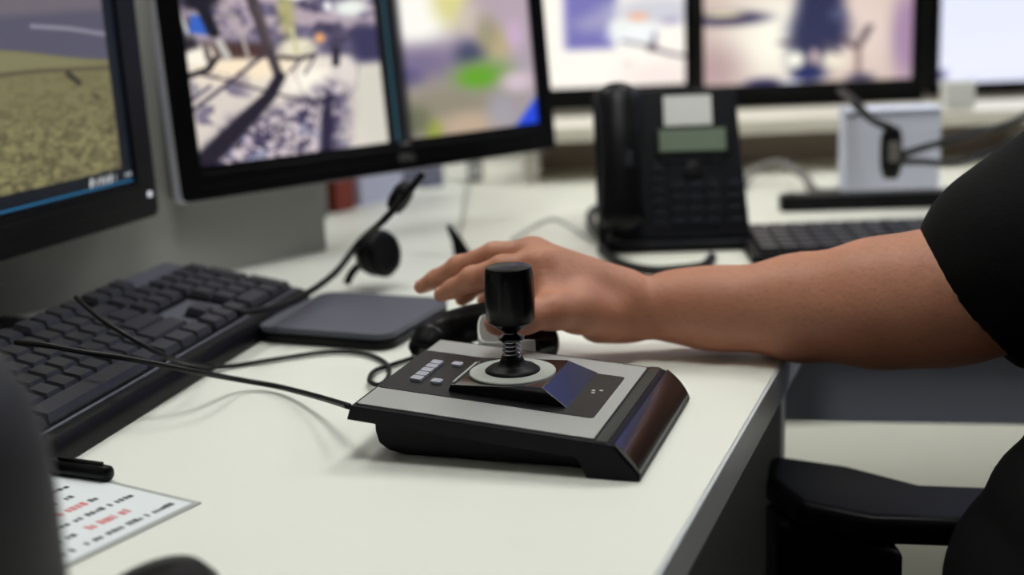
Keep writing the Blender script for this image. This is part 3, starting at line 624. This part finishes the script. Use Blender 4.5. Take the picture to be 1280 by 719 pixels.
# foot stand behind
MB().loft([[(x, .02, .0) for x in (.03, .13)]+[(x, .13, .0) for x in (.13, .03)], [(x, .06, .11) for x in (.03, .13)]+[(x, .085, .11) for x in (.13, .03)]]).build('stand', 'phone_body', ph, .003)
MB().prism(rrect(.0, .165, -.010, .12, .012), .0005, .012).build('base', 'phone_body', ph, .003)
fbox(.066, .150, .096, .129, 0, .0035, 'display_frame', 'black_plastic', r=.003); fbox(.0705, .1435, .100, .1255, .0032, .0042, 'display', 'lcd_green', ph.children[-1])
fbox(.077, .130, .131, .166, 0, .0012, 'name_card', 'white_plastic', bev=0)
for r_ in range(4):
    for c_ in range(3): fbox(.082+c_*.019, .096+c_*.019, .016+r_*.0135, .0255+r_*.0135, 0, .0032, 'key', 'phone_key', bev=.0008)
for r_ in range(6): fbox(.062, .074, .014+r_*.0125, .0235+r_*.0125, 0, .003, 'key', 'phone_key', bev=.0008)
for r_ in range(4): fbox(.143, .157, .016+r_*.0135, .0255+r_*.0135, 0, .003, 'key', 'phone_key', bev=.0008)
for c_ in range(4): fbox(.073+c_*.018, .086+c_*.018, .088, .0935, 0, .003, 'key', 'phone_key', bev=.0008)
o = MB().lathe([(.001, 0), (.0105, 0), (.0105, .003), (.006, .0035), (.001, .0035)], (.1065, .078, 0), 24).build('navigation_key', 'black_plastic', ph, M=RX)
hc = MB().tube([(.027, .012, .018), (.026, .03, .030), (.026, .09, .036), (.026, .148, .030), (.026, .170, .018)], [.014, .026, .022, .021, .022, .026, .014], 18, 8, flat=.62).build('handset', 'black_plastic', ph, smooth=True, M=RX)
fbox(.030, .040, .070, .088, .046, .0485, 'handset_mark', 'phone_key', hc)
cable('handset_cord', 'curly black cord lying at the foot of the desk telephone', [at(752, 312, .006), at(772, 328, .004), at(810, 338, .004), at(850, 337, .004), at(880, 332, .004), at(890, 322, .004)], .0055)
cable('phone_plug_cord', 'short black cord with plug at the left of the telephone', [at(770, 298, .02), at(748, 290, .012), at(738, 274, .012), at(745, 262, .016), at(775, 258, .02)], .006)
cable('pale_cord', 'thin pale grey cord arching on the desk left of the telephone', [at(640, 300, .003), at(665, 285, .008), at(690, 274, .018), at(712, 283, .010), at(735, 298, .003), at(760, 308, .003)], .0022, 'cable_grey')

# ------------------------------------------------------------------ things on the rear desk
bx = thing('white_box', 'upright lilac-white carton on the rear desk below the far monitors', 'box', tuple(at(1055, 247, 0)), math.radians(-4))
MB().box(0, .121, 0, .045, 0, .112).build('carton', 'lilac_card', bx, .001)
MB().box(-.0008, .1218, .0, .0458, .100, .1125).build('lid', 'lilac_card', bx, .001)
dv = thing('cable_adapter', 'dark hanging cable adapter in front of the white carton', 'adapter')
dc = atY(1114, 190, 1.60)
MB().tube([dc+Vector((.001, 0, .030)), dc+Vector((0, 0, .018)), dc, dc+Vector((0, 0, -.018)), dc+Vector((0, 0, -.031))], [.008, .0125, .013, .0125, .008], 16, 5).build('housing', 'black_plastic', dv, smooth=True)
MB().box(dc.x-.006, dc.x+.006, dc.y-.0140, dc.y-.010, dc.z-.010, dc.z+.014).build('sticker', 'binder_grey', dv.children[0], .001)
MB().tube([atY(1050, 112, 1.80), atY(1070, 130, 1.66), atY(1090, 150, 1.62), dc+Vector((0, 0, .028))], [.004, .0065, .0045, .0055], 10, 8).build('upper_lead', 'cable_black', dv, smooth=True)
MB().tube([dc+Vector((.006, 0, -.006)), atY(1150, 186, 1.60), atY(1200, 172, 1.62), atY(1260, 155, 1.66), atY(1330, 135, 1.7), D(.85, 1.85, .006)], .0045, 10, 8).build('lead', 'cable_black', dv, smooth=True)
MB().tube([dc+Vector((.006, 0, -.012)), atY(1150, 202, 1.60), atY(1195, 204, 1.62), atY(1240, 190, 1.66), atY(1300, 170, 1.7), D(.80, 1.85, .006)], .004, 10, 8).build('lead', 'cable_black', dv, smooth=True)
cable('bundled_cable', 'grey-black cable arching over the rear desk right of the telephone', [at(925, 240, .004), at(940, 215, .018), at(975, 205, .03), at(1005, 220, .02), at(1018, 238, .006), at(1050, 240, .004)], .006, 'binder_grey')
cb = thing('sound_bar', 'long black bar lying on the rear desk before the white carton', 'bar', tuple(at(976, 266, 0)), math.radians(-3))
MB().prism(rrect(0, .225, 0, .028, .006), 0, .020).build('housing', 'black_plastic', cb, .003); MB().box(.02, .2, -.0006, .001, .004, .009).build('front_strip', 'phone_key', cb)
for x in (.01, .205): MB().box(x, x+.01, .006, .02, .020, .0215).build('end_pad', 'rubber', cb)
pw = atY(1198, 133, 1.98)
wp = thing('wall_socket', 'small white socket box on the shelf under the blank white monitor', 'socket', (pw.x, 2.0, ZD+.0805))
MB().box(-.022, .022, -.028, 0, .0, .042).build('housing', 'white_plastic', wp, .003); MB().box(-.015, .015, -.0295, -.028, .007, .035).build('cover', 'white_plastic', wp, .001)
fk = at(940, 332, 0); fe = at(1160, 300, 0)
fkb = thing('keyboard', 'black blurred keyboard on the rear desk behind the forearm', 'keyboard', (fk.x, fk.y, ZD), math.atan2(fe.y-fk.y, fe.x-fk.x)*0+math.radians(-2))
MB().loft([[(x, 0, .001), (x, 0, .010), (x, .128, .015), (x, .130, .004)] for x in (.0, .44)][::-1]).build('body', 'keyboard_body', fkb, .002)
kk = MB()
for r_ in range(6):
    for c_ in range(20): kk.box(.012+c_*.0208, .030+c_*.0208, .010+r_*.0195, .027+r_*.0195, .010+.0007*r_, .016+.0007*r_)
o = kk.build('keys', 'key_black', fkb); o['kind'] = 'stuff'
rs = thing('riser_shelf', 'long low cream shelf raised above the rear desk under the far monitors', 'shelf', D(.02, 1.95, 0))
MB().box(0, 1.55, 0, .15, .060, .080).build('board', 'rail', rs, .002)
for x in (.005, .75, 1.52): MB().box(x, x+.02, .01, .14, 0, .060).build('support', 'partition_beige', rs, .001)
MB().box(.03, 1.51, .13, .142, .0, .060).build('shade_board', 'riser_shade', rs)  # added board, its brown imitates the shade under the open shelf
# binders on the side desk
def binder(lab, px, py, wdt, hgt, dep, m, rz=0, spine='paper'):
    p = at(px, py, 0); t = thing('ring_binder', lab, 'binder', tuple(p), math.radians(rz), 'binders on the side desk')
    MB().box(0, wdt, 0, dep, 0, hgt).build('cover', m, t, .002); MB().box(wdt*.2, wdt*.8, -.0006, .0004, hgt*.55, hgt*.85).build('spine_label', spine, t)
    MB().lathe([(.006, -.0008), (.009, -.0008), (.009, .0006)], (wdt/2, 0, hgt*.25), 16, (0, -1, 0)).build('finger_ring', 'steel', t)
    return t
binder('grey ring binder standing behind the partition edge', 396, 274, .023, .30, .26, 'binder_grey', 52); binder('red-brown ring binder next to the grey binder', 421, 267, .036, .30, .26, 'binder_red', 52)
binder('wide pale lilac ring binder beside the red-brown one', 452, 259, .085, .30, .26, 'binder_lilac', 52); binder('slate-blue ring binder right of the lilac one', 530, 236, .034, .30, .2, 'binder_slate', 30)
gb = at(585, 228, 0)
t = thing('socket_cube', 'small grey socket cube at the back of the white side desk', 'socket', (gb.x, gb.y, ZD), 0)
MB().box(0, .022, 0, .03, 0, .034).build('housing', 'binder_grey', t, .003); MB().box(.004, .018, -.001, .0, .008, .026).build('cover', 'panel_grey', t)

# ------------------------------------------------------------------ foreground: printed sheet, marker, mouse, loudspeaker
pR = at(252, 630, 0); e1 = Vector((-.84, .54, 0)); e2 = Vector((-.54, -.84, 0))
ppr = thing('printed_sheet', 'laminated white sheet printed with black and red lines at the lower left', 'paper', (pR.x, pR.y, ZD), math.atan2(e1.y, e1.x))
# local X along e1, local Y = rotated +90 = e2
MB().box(0, .21, 0, .148, .0002, .0010).build('laminate', 'laminate_edge', ppr); MB().box(.004, .206, .004, .144, .0010, .0013).build('sheet', 'paper', ppr)
kb1 = MB(); kr = MB(); rr = random.Random(5)
for i in range(9):
    xx = .012+i*.0165
    segs = ([(0, .010, .100)], [(1, .030, .062), (0, .070, .10)], [(0, .012, .085)], [(1, .034, .070), (0, .012, .030)], [(0, .03, .09)], [(1, .05, .085), (0, .02, .045)], [(0, .02, .1)], [(0, .06, .11)], [(0, .02, .08)])[i]
    for red, y0, y1 in segs:
        y = y0
        while y < y1:
            wd = rr.uniform(.0012, .0034); hgt = rr.uniform(.0034, .0052)
            if rr.random() < .9: (kr if red else kb1).box(xx-(.0010 if red else 0), xx+hgt+(.0014 if red else 0), y, y+wd, .0013, .00145)
            y += wd+rr.choice((.0006, .0009, .0012, .0038))
o = kb1.build('black_print', 'ink_black', ppr); o['kind'] = 'stuff'; o = kr.build('red_print', 'ink_red', ppr); o['kind'] = 'stuff'
mk0 = at(139, 592, .0062); mk1 = at(30, 577, .0062); mk = thing('marker_pen', 'black marker pen lying across the top of the printed sheet', 'pen', tuple(Vector((mk0.x, mk0.y, ZD))), math.atan2(mk1.y-mk0.y, mk1.x-mk0.x))
smooth_angle(MB().lathe([(.001, 0), (.0035, .0004), (.0052, .002), (.0055, .006), (.0055, .046), (.0050, .047)], (0, 0, .0058), 24, (1, 0, 0)).build('cap', 'black_plastic', mk), 40)
smooth_angle(MB().lathe([(.0049, .046), (.0049, .108), (.004, .110), (.001, .1105)], (0, 0, .0058), 24, (1, 0, 0)).build('barrel', 'chair_plastic', mk), 40)
MB().box(.006, .042, -.0012, .0012, .0112, .0130).build('clip', 'black_plastic', [c for c in mk.children if c.name.startswith('cap')][0], .0004)
ms = at(196, 712, .034)
mo = thing('computer_mouse', 'black computer mouse at the bottom edge of the photo', 'mouse', (ms.x, ms.y-.018, ZD), math.radians(-12))
rings = []
for k, f in enumerate((0, .25, .6, .85, .96, 1.0)):
    sc = math.sqrt(max(0.0, 1-f**2.6)) if f < 1 else .02; rings.append([(.032*(.35+.65*sc if f < .9 else sc*1.05)*math.cos(a)*(1 if sc > .1 else 1), .055*(.35+.65*sc if f < .9 else sc*1.05)*math.sin(a), .001+.036*f) for a in np.linspace(0, 2*PI, 33)[:-1]])
MB().loft(rings).build('shell', 'black_plastic', mo, smooth=True)
MB().lathe([(.001, -.0035), (.008, -.0035), (.008, .0035), (.001, .0035)], (0, .028, .0245), 24, (1, 0, 0)).build('scroll_wheel', 'rubber', mo)
MB().box(-.0006, .0006, .012, .040, .016, .0285).build('button_gap', 'rubber', mo)
sp0 = D(-.235, .50, 0)
spk = thing('loudspeaker', 'dark grey rounded desktop loudspeaker blurred in the left foreground', 'loudspeaker', tuple(sp0), 0)
smooth_angle(MB().lathe([(.046, .004), (.050, .010), (.0515, .05), (.0515, .110), (.0500, .135), (.045, .155), (.036, .172), (.022, .184), (.008, .189), (.001, .1895)], (0, 0, 0), 48).build('casing', 'speaker_grey', spk), 40)
MB().lathe([(.048, 0), (.048, .0045)], (0, 0, 0), 40).build('foot_ring', 'rubber', spk)
MB().lathe([(.016, 0), (.024, .002), (.026, .0030), (.026, -.006)], (0, .0475, .09), 32, (0, 1, 0)).build('driver_ring', 'steel', spk); MB().lathe([(.001, .003), (.010, .001), (.022, .0035)], (0, .0470, .09), 32, (0, 1, 0)).build('driver_cone', 'rubber', spk)

# ------------------------------------------------------------------ office chair
ch = thing('office_chair', 'black office chair with padded armrests under the seated person', 'chair', (.56, .80, 0), PI)
# local: +X is the sitting direction turned by 180 deg, so local -X points right in the photo
MB().prism(rrect(-.22, .26, -.24, .24, .07, 6), .335, .375).build('seat', 'chair_fabric', ch, .02, 3)
MB().loft([[(-.235+dx, y, z) for dx, y, z in ((0, -.20, .52), (0, .20, .52), (0, .22, .80), (0, .17, 1.02), (0, -.17, 1.02), (0, -.22, .80))], [(-.29, y, z) for y, z in ((-.20, .52), (.20, .52), (.22, .80), (.17, 1.02), (-.17, 1.02), (-.22, .80))]]).build('backrest', 'chair_fabric', ch, .02, 3)
MB().tube([(-.10, 0, .315), (-.30, 0, .315), (-.33, 0, .45), (-.29, 0, .75)], .022, 12, 6).build('back_support', 'chair_plastic', ch, smooth=True)
apoly = [at(962, 566, -.098), at(1060, 580, -.098), at(1150, 603, -.098), at(1230, 606, -.098), at(1330, 612, -.098), at(1330, 652, -.098), at(1210, 650, -.098), at(1090, 646, -.098), at(1000, 628, -.098), at(958, 596, -.098)]
cc_ = Vector((.56, .80, 0))
apl = [(-(p.x-cc_.x), -(p.y-cc_.y)) for p in apoly]
pq0, pq1 = at(962, 600, -.098), at(1120, 636, -.098)
for sgn in (1, -1):
    pol = [(x, y*sgn) for x, y in apl][::-sgn]
    MB().prism(pol, ZD-.122, ZD-.098).build('armrest', 'chair_plastic', ch, .008, 3)
    px0, px1 = -(pq0.x-cc_.x), -(pq1.x-cc_.x); py0, py1 = -(pq0.y-cc_.y)*sgn, -(pq1.y-cc_.y)*sgn
    po = [(px0, py0-.02*sgn), (px1, py1-.02*sgn), (px1, py1+.025*sgn), (px0, py0+.025*sgn)]
    MB().prism(po[::sgn], .33, ZD-.122).build('arm_post', 'chair_plastic', ch, .006, 2)
    MB().box(.20, .27, min(0, py1), max(0, py1), .31, .335).build('arm_bracket', 'chair_plastic', ch, .004)
MB().lathe([(.03, .10), (.03, .25), (.022, .25), (.022, .335)], (0, 0, 0), 24).build('gas_lift', 'chair_plastic', ch)
for k in range(5):
    a_ = 2*PI*k/5+.3; c_, s_ = math.cos(a_), math.sin(a_)
    leg = MB().tube([(0, 0, .115), (.15*c_, .15*s_, .10), (.29*c_, .29*s_, .075)], [.03, .022, .016], 10, 4).build('leg', 'chair_plastic', ch, smooth=True)
    MB().lathe([(.001, -.012), (.027, -.012), (.03, -.006), (.03, .006), (.027, .012), (.001, .012)], (.29*c_, .29*s_, .031), 20, (-s_, c_, 0)).build('caster', 'rubber', leg)
# ------------------------------------------------------------------ seated person: implicit surface, one continuous body
def surface_nets(xs, ys, zs, Fv):
    ins = Fv < 0; nx, ny, nz = Fv.shape
    c = ins[:-1,:-1,:-1].astype(np.int8)
    tot = sum(ins[i:nx-1+i, j:ny-1+j, k:nz-1+k].astype(np.int8) for i in (0,1) for j in (0,1) for k in (0,1))
    act = (tot > 0) & (tot < 8); idx = np.full(act.shape, -1, np.int64); I, J, K = np.nonzero(act); idx[I, J, K] = np.arange(len(I))
    acc = np.zeros((len(I), 3)); cnt = np.zeros(len(I))
    G = [xs, ys, zs]; base = [I, J, K]
    for ax in range(3):
        o = [a for a in range(3) if a != ax]
        for d1_ in (0, 1):
            for d2_ in (0, 1):
                p = [I.copy(), J.copy(), K.copy()]; p[o[0]] += d1_; p[o[1]] += d2_; q = [v.copy() for v in p]; q[ax] += 1
                fa = Fv[p[0], p[1], p[2]]; fb = Fv[q[0], q[1], q[2]]; m_ = (fa < 0) != (fb < 0)
                t_ = np.where(m_, fa/np.where(m_, fa-fb, 1), 0)
                pos = np.stack([G[a][p[a]] for a in range(3)], 1).astype(float); pos[:, ax] += t_*(G[ax][q[ax]]-G[ax][p[ax]])
                acc += np.where(m_[:, None], pos, 0); cnt += m_
    V = acc/cnt[:, None]; Q = []
    for ax in range(3):
        o = [(ax+1) % 3, (ax+2) % 3]
        sl0 = [slice(None)]*3; sl1 = [slice(None)]*3; sl0[ax] = slice(0, -1); sl1[ax] = slice(1, None)
        for a in o: sl0[a] = slice(1, -1); sl1[a] = slice(1, -1)
        A_ = ins[tuple(sl0)]; B_ = ins[tuple(sl1)]; e = np.nonzero(A_ != B_); flip = A_[e]
        p = [None]*3; p[ax] = e[ax]; p[o[0]] = e[o[0]]+1; p[o[1]] = e[o[1]]+1
        def g(da, db):
            q = list(p); q[o[0]] = p[o[0]]-1+da; q[o[1]] = p[o[1]]-1+db; return idx[q[0], q[1], q[2]]
        quad = np.stack([g(0, 0), g(1, 0), g(1, 1), g(0, 1)], 1)
        quad[~flip] = quad[~flip][:, ::-1]; Q.append(quad)
    return V, np.concatenate(Q)
def implicit(prims, xs, ys, zs):
    Fv = np.full((len(xs), len(ys), len(zs)), .5, np.float32)
    for pr_ in prims:
        a, b_, ra, rb, k = pr_[:5]; neg = len(pr_) > 5
        a = np.array(a, float); b_ = np.array(b_, float); R_ = max(ra, rb)+k+.02
        s_ = [slice(*(np.searchsorted(g, (min(a[i], b_[i])-R_, max(a[i], b_[i])+R_)))) for i, g in enumerate((xs, ys, zs))]
        X, Y, Z = xs[s_[0]][:, None, None], ys[s_[1]][None, :, None], zs[s_[2]][None, None, :]
        ba = b_-a; L2 = max(ba.dot(ba), 1e-12)
        t_ = np.clip(((X-a[0])*ba[0]+(Y-a[1])*ba[1]+(Z-a[2])*ba[2])/L2, 0, 1)
        d = np.sqrt((X-a[0]-t_*ba[0])**2+(Y-a[1]-t_*ba[1])**2+(Z-a[2]-t_*ba[2])**2)-(ra+(rb-ra)*t_)
        f = Fv[tuple(s_)]
        if neg:
            h_ = np.clip(.5-.5*(f+d)/k, 0, 1); Fv[tuple(s_)] = f*(1-h_)+(-d)*h_+k*h_*(1-h_)
        else:
            h_ = np.clip(.5+.5*(f-d)/k, 0, 1); Fv[tuple(s_)] = f*(1-h_)+d*h_-k*h_*(1-h_)
    return Fv
def axis_grid(lo, hi, zones, coarse):
    g = [lo]
    while g[-1] < hi:
        st_ = coarse
        for a, b_, s_ in zones:
            if a-1e-9 <= g[-1] < b_: st_ = min(st_, s_)
        g.append(g[-1]+st_)
    return np.array(g)
def mesh_from(name, V, Q, m_, parent, sub=None):
    me = bpy.data.meshes.new(name); me.from_pydata(V.tolist(), [], Q.tolist()); o = mobj(name, me, m_, parent, smooth=True)
    if sub:
        s_ = o.modifiers.new('smooth', 'SMOOTH'); s_.factor = .5; s_.iterations = sub
    return o
per = thing('person', 'person in black short-sleeved shirt reaching a bare arm across the desk', 'person', (.5, .8, 0))
def J(px, py, Y): return np.array(atY(px, py, Y+.026*min(1, max(0, (Y-.955)/.03))*(1 if px < 1000 else max(0, 1-(px-1000)/200))))
MMPX = lambda px, Y: px*Y/FPX*1.03
body = []
def chain(pts, k=.008):      # [(point, radius)]
    for (p, r), (q, r2) in zip(pts[:-1], pts[1:]): body.append((p, q, r, r2, k))
# forearm
arm = [(790, 384, 1.030, 36), (850, 383, 1.030, 42), (900, 386, 1.022, 50), (1000, 385, 1.005, 66), (1100, 379, .985, 80), (1170, 373, .97, 82), (1235, 362, .96, 68)]
AP = [(J(x, y, Y), MMPX(r, Y)*.965) for x, y, Y, r in arm]
chain(AP, .02)
elbow = AP[-1][0]; shR = np.array((.60, .975, ZD+.235)); shL = np.array((.60, .635, ZD+.235))
body.append((elbow, shR, .043, .055, .03))
# hand (right hand, palm down, thumb towards the camera)
wr = J(790, 384, 1.03)
IM, MM, RM, LM = J(668, 333, 1.000), J(661, 318, 1.022), J(672, 323, 1.043), J(690, 338, 1.062)
for q, r in ((IM, .0125), (MM, .0125), (RM, .0120), (LM, .0110)): body.append((wr*.86+q*.14, q, .0185, r, .014))
body.append((J(775, 372, 1.03), J(690, 330, 1.015), .0200, .0130, .012)); body.append((J(775, 390, 1.035), J(700, 352, 1.03), .0185, .0130, .012))
body.append((J(668, 331, 1.000), J(690, 336, 1.062), .0115, .0105, .006))
fing = {
 'index':  [(IM, .0118), (J(628, 335, 1.003), .0102), (J(590, 349, 1.010), .0090), (J(566, 361, 1.016), .0076), (J(551, 368.5, 1.020), .0062)],
 'middle': [(MM, .0118), (J(618, 319, 1.030), .0105), (J(574, 335, 1.042), .0092), (J(545, 349, 1.050), .0077), (J(526, 359, 1.055), .0060)],
 'ring':   [(RM, .0112), (J(632, 330, 1.055), .0100), (J(600, 352, 1.062), .0088), (J(584, 366, 1.064), .0074), (J(577, 374, 1.064), .0062)],
 'little': [(LM, .0102), (J(655, 345, 1.078), .0090), (J(628, 361, 1.083), .0080), (J(612, 371, 1.084), .0072), (J(605, 376, 1.084), .0064)]}
for nme, ch_ in fing.items():
    chain(ch_, .0035); p, r = ch_[2]; body.append((p, p+np.array((0, 0, .0006)), r*1.05, r*1.05, .004))
thumb = [(J(758, 394, 1.010), .0190), (J(722, 388, .985), .0165), (J(690, 389, .972), .0125), (J(655, 397, .962), .0108), (J(630, 402, .957), .0092), (J(619, 404, .955), .0078)]
chain(thumb, .010)
body.append((J(745, 405, 1.02), J(790, 402, 1.03), .0135, .014, .015))
body.append((J(720, 372, 1.0), J(682, 358, .995), .016, .0125, .012)); body.append((J(690, 385, .978), J(676, 350, .997), .0105, .011, .012))
# tendons and knuckles: faint relief on the back of the hand
for q in (IM, MM, RM): body.append((q+np.array((.004, 0, .004)), q+np.array((.006, 0, .004)), .0085, .0085, .008))
# torso, neck, head, left arm, legs
tz = lambda x, y, z: np.array((x, y, ZD+z))
body += [(tz(.60, .69, .20), tz(.60, .92, .20), .085, .085, .06), (tz(.57, .70, .05), tz(.57, .90, .05), .115, .115, .07), (tz(.52, .71, -.12), tz(.52, .89, -.12), .125, .125, .07), (tz(.52, .71, -.25), tz(.52, .89, -.25), .115, .115, .06)]
body += [(tz(.60, .805, .25), tz(.585, .805, .38), .058, .054, .03)]
hdc = tz(.565, .805, .50)
body += [(hdc, hdc+np.array((.025, 0, .02)), .085, .09, .03), (hdc+np.array((-.045, 0, -.07)), hdc+np.array((-.02, 0, -.03)), .045, .06, .03),
         (hdc+np.array((-.088, 0, .01)), hdc+np.array((-.108, 0, -.022)), .008, .013, .01), (hdc+np.array((-.082, -.03, .025)), hdc+np.array((-.082, .03, .025)), .010, .010, .012),
         (hdc+np.array((-.088, -.014, -.06)), hdc+np.array((-.088, .014, -.06)), .007, .007, .006)]
for s_ in (-1, 1): body += [(hdc+np.array((.012, s_*.088, .015)), hdc+np.array((.008, s_*.086, -.018)), .014, .010, .006)]
body += [(shL, tz(.50, .57, .02), .055, .045, .03), (tz(.50, .57, .02), tz(.36, .66, -.08), .045, .036, .02), (tz(.36, .66, -.08), tz(.30, .70, -.085), .030, .026, .02)]
for k in range(4): body.append((tz(.30, .69+.018*k, -.085), tz(.235, .695+.02*k, -.10), .011, .008, .004))
body.append((tz(.32, .73, -.085), tz(.27, .765, -.09), .012, .009, .006))
for y0, y1 in ((.70, .66), (.90, .93)):
    body += [(tz(.50, y0, -.245), tz(.12, y1, -.225), .085, .062, .04), (tz(.12, y1, -.225), tz(.16, y1, -.64), .058, .042, .02), (tz(.16, y1, -.65), tz(.02, y1, -.69), .04, .032, .02)]
xs = axis_grid(-.12, .80, [(-.12, .14, .0021), (.14, .36, .005)], .012); ys = axis_grid(.46, 1.12, [(.935, 1.12, .0021)], .012); zs = axis_grid(.0, ZD+.64, [(ZD-.005, ZD+.11, .0021)], .012)
V, Q = surface_nets(xs, ys, zs, implicit(body, xs, ys, zs)); V -= np.array((.5, .8, 0))
mesh_from('body', V, Q, 'skin', per, 4)
# clothes follow the body
def cloth(name, prims, m_, box, step=.009, sub=6):
    g = [np.arange(lo, hi, step) for lo, hi in box]; V, Q = surface_nets(*g, implicit(prims, *g)); V -= np.array((.5, .8, 0)); return mesh_from(name, V, Q, m_, per, sub)
up = shR-elbow; up /= np.linalg.norm(up)
cuff0 = elbow+up*.020
shirt = [(tz(.60, .69, .20), tz(.60, .92, .20), .100, .100, .06), (tz(.575, .70, .06), tz(.57, .90, .06), .128, .128, .05), (tz(.53, .71, -.02), tz(.53, .89, -.02), .120, .120, .03), (tz(.485, .71, -.12), tz(.485, .89, -.12), .140, .140, .02), (tz(.402, .74, -.028), tz(.404, .872, -.030), .056, .056, .006), (tz(.385, .74, -.075), tz(.387, .875, -.078), .066, .066, .005), (tz(.392, .74, -.135), tz(.396, .880, -.138), .098, .098, .005), (tz(.50, .72, -.24), tz(.50, .89, -.24), .135, .135, .05),
         (tz(.60, .805, .25), tz(.595, .805, .29), .075, .072, .02),
         (cuff0+np.array((.010, 0, .008)), shR, .078, .080, .03), (shL, tz(.53, .585, .08), .075, .070, .03)]
# the sleeve and collar end in openings
shirt += [(elbow+np.array((-.060, 0, -.062)), elbow+np.array((-.052, 0, -.056)), .066, .066, .008, 1)]
cloth('shirt', shirt, 'shirt_black', ((.20, .78), (.44, 1.14), (ZD-.40, ZD+.36)), .0075, 4)
tr_ = []
for y0, y1 in ((.70, .66), (.90, .93)):
    tr_ += [(tz(.50, y0, -.245), tz(.12, y1, -.225), .100, .076, .04), (tz(.12, y1, -.225), tz(.155, y1, -.62), .072, .060, .02)]
cloth('trousers', tr_, 'trouser_black', ((.02, .65), (.55, 1.04), (.06, ZD-.12)))
for y1 in (.66, .93):
    MB().loft([[(x-.5, y1-.8+yy, z) for x, yy, z in ((.20, -.042, .002), (.20, .042, .002), (-.05, .045, .002), (-.09, .02, .002), (-.09, -.02, .002), (-.05, -.045, .002))], [(x-.5, y1-.8+yy, z) for x, yy, z in ((.195, -.036, .09), (.195, .036, .09), (.03, .038, .07), (-.07, .018, .05), (-.07, -.018, .05), (.03, -.038, .07))]]).build('shoe', 'rubber', per, .012, 3)
hairp = [(hdc+np.array((.03, 0, .035)), hdc+np.array((.045, 0, -.01)), .094, .088, .02), (hdc+np.array((-.08, 0, -.04)), hdc+np.array((-.06, 0, -.06)), .085, .09, .01, 1)]
cloth('hair', hairp, 'hair', ((.42, .75), (.66, .96), (ZD+.36, ZD+.68)), .007, 3)
for s_ in (-1, 1):
    e_ = hdc+np.array((-.0725, s_*.032, .008)); MB().lathe([(.001, -.011), (.009, -.007), (.011, 0), (.009, .007), (.001, .011)], tuple(e_-np.array((.5, .8, 0))), 16).build('eye', 'eye_white', per, smooth=True); MB().lathe([(.001, .0095), (.0045, .0090), (.0048, .0080), (.001, .0075)], tuple(e_-np.array((.5, .8, 0))), 16, (-1, 0, 0)).build('iris', 'hair', per.children[-1], smooth=True)
# finger nails
def nail(tip, base, upv, r, wd):
    d = Vector(tip-base).normalized(); u_ = (Vector(upv)-d*Vector(upv).dot(d)).normalized(); s_ = d.cross(u_)
    M_ = Matrix((( d.x, s_.x, u_.x), (d.y, s_.y, u_.y), (d.z, s_.z, u_.z)))
    c_ = Vector(tip)-d*.003+u_*(r*.80)-Vector((.5, .8, 0)); rings = []
    for f in (0, .6, 1.0):
        rings.append([tuple(c_+M_@Vector((.0062*math.cos(a)*(1-.35*f), wd*math.sin(a)*(1-.35*f), .0016*f-.0022*(math.sin(a)*(1-.35*f))**2))) for a in np.linspace(0, 2*PI, 17)[:-1]])
    MB().loft(rings).build('nail', 'nail', per, smooth=True)
for nme in fing: nail(fing[nme][4][0], fing[nme][3][0], (0, -.1, 1), fing[nme][4][1], .0050)
nail(thumb[5][0], thumb[4][0], (0, -.75, .6), .0080, .0060)
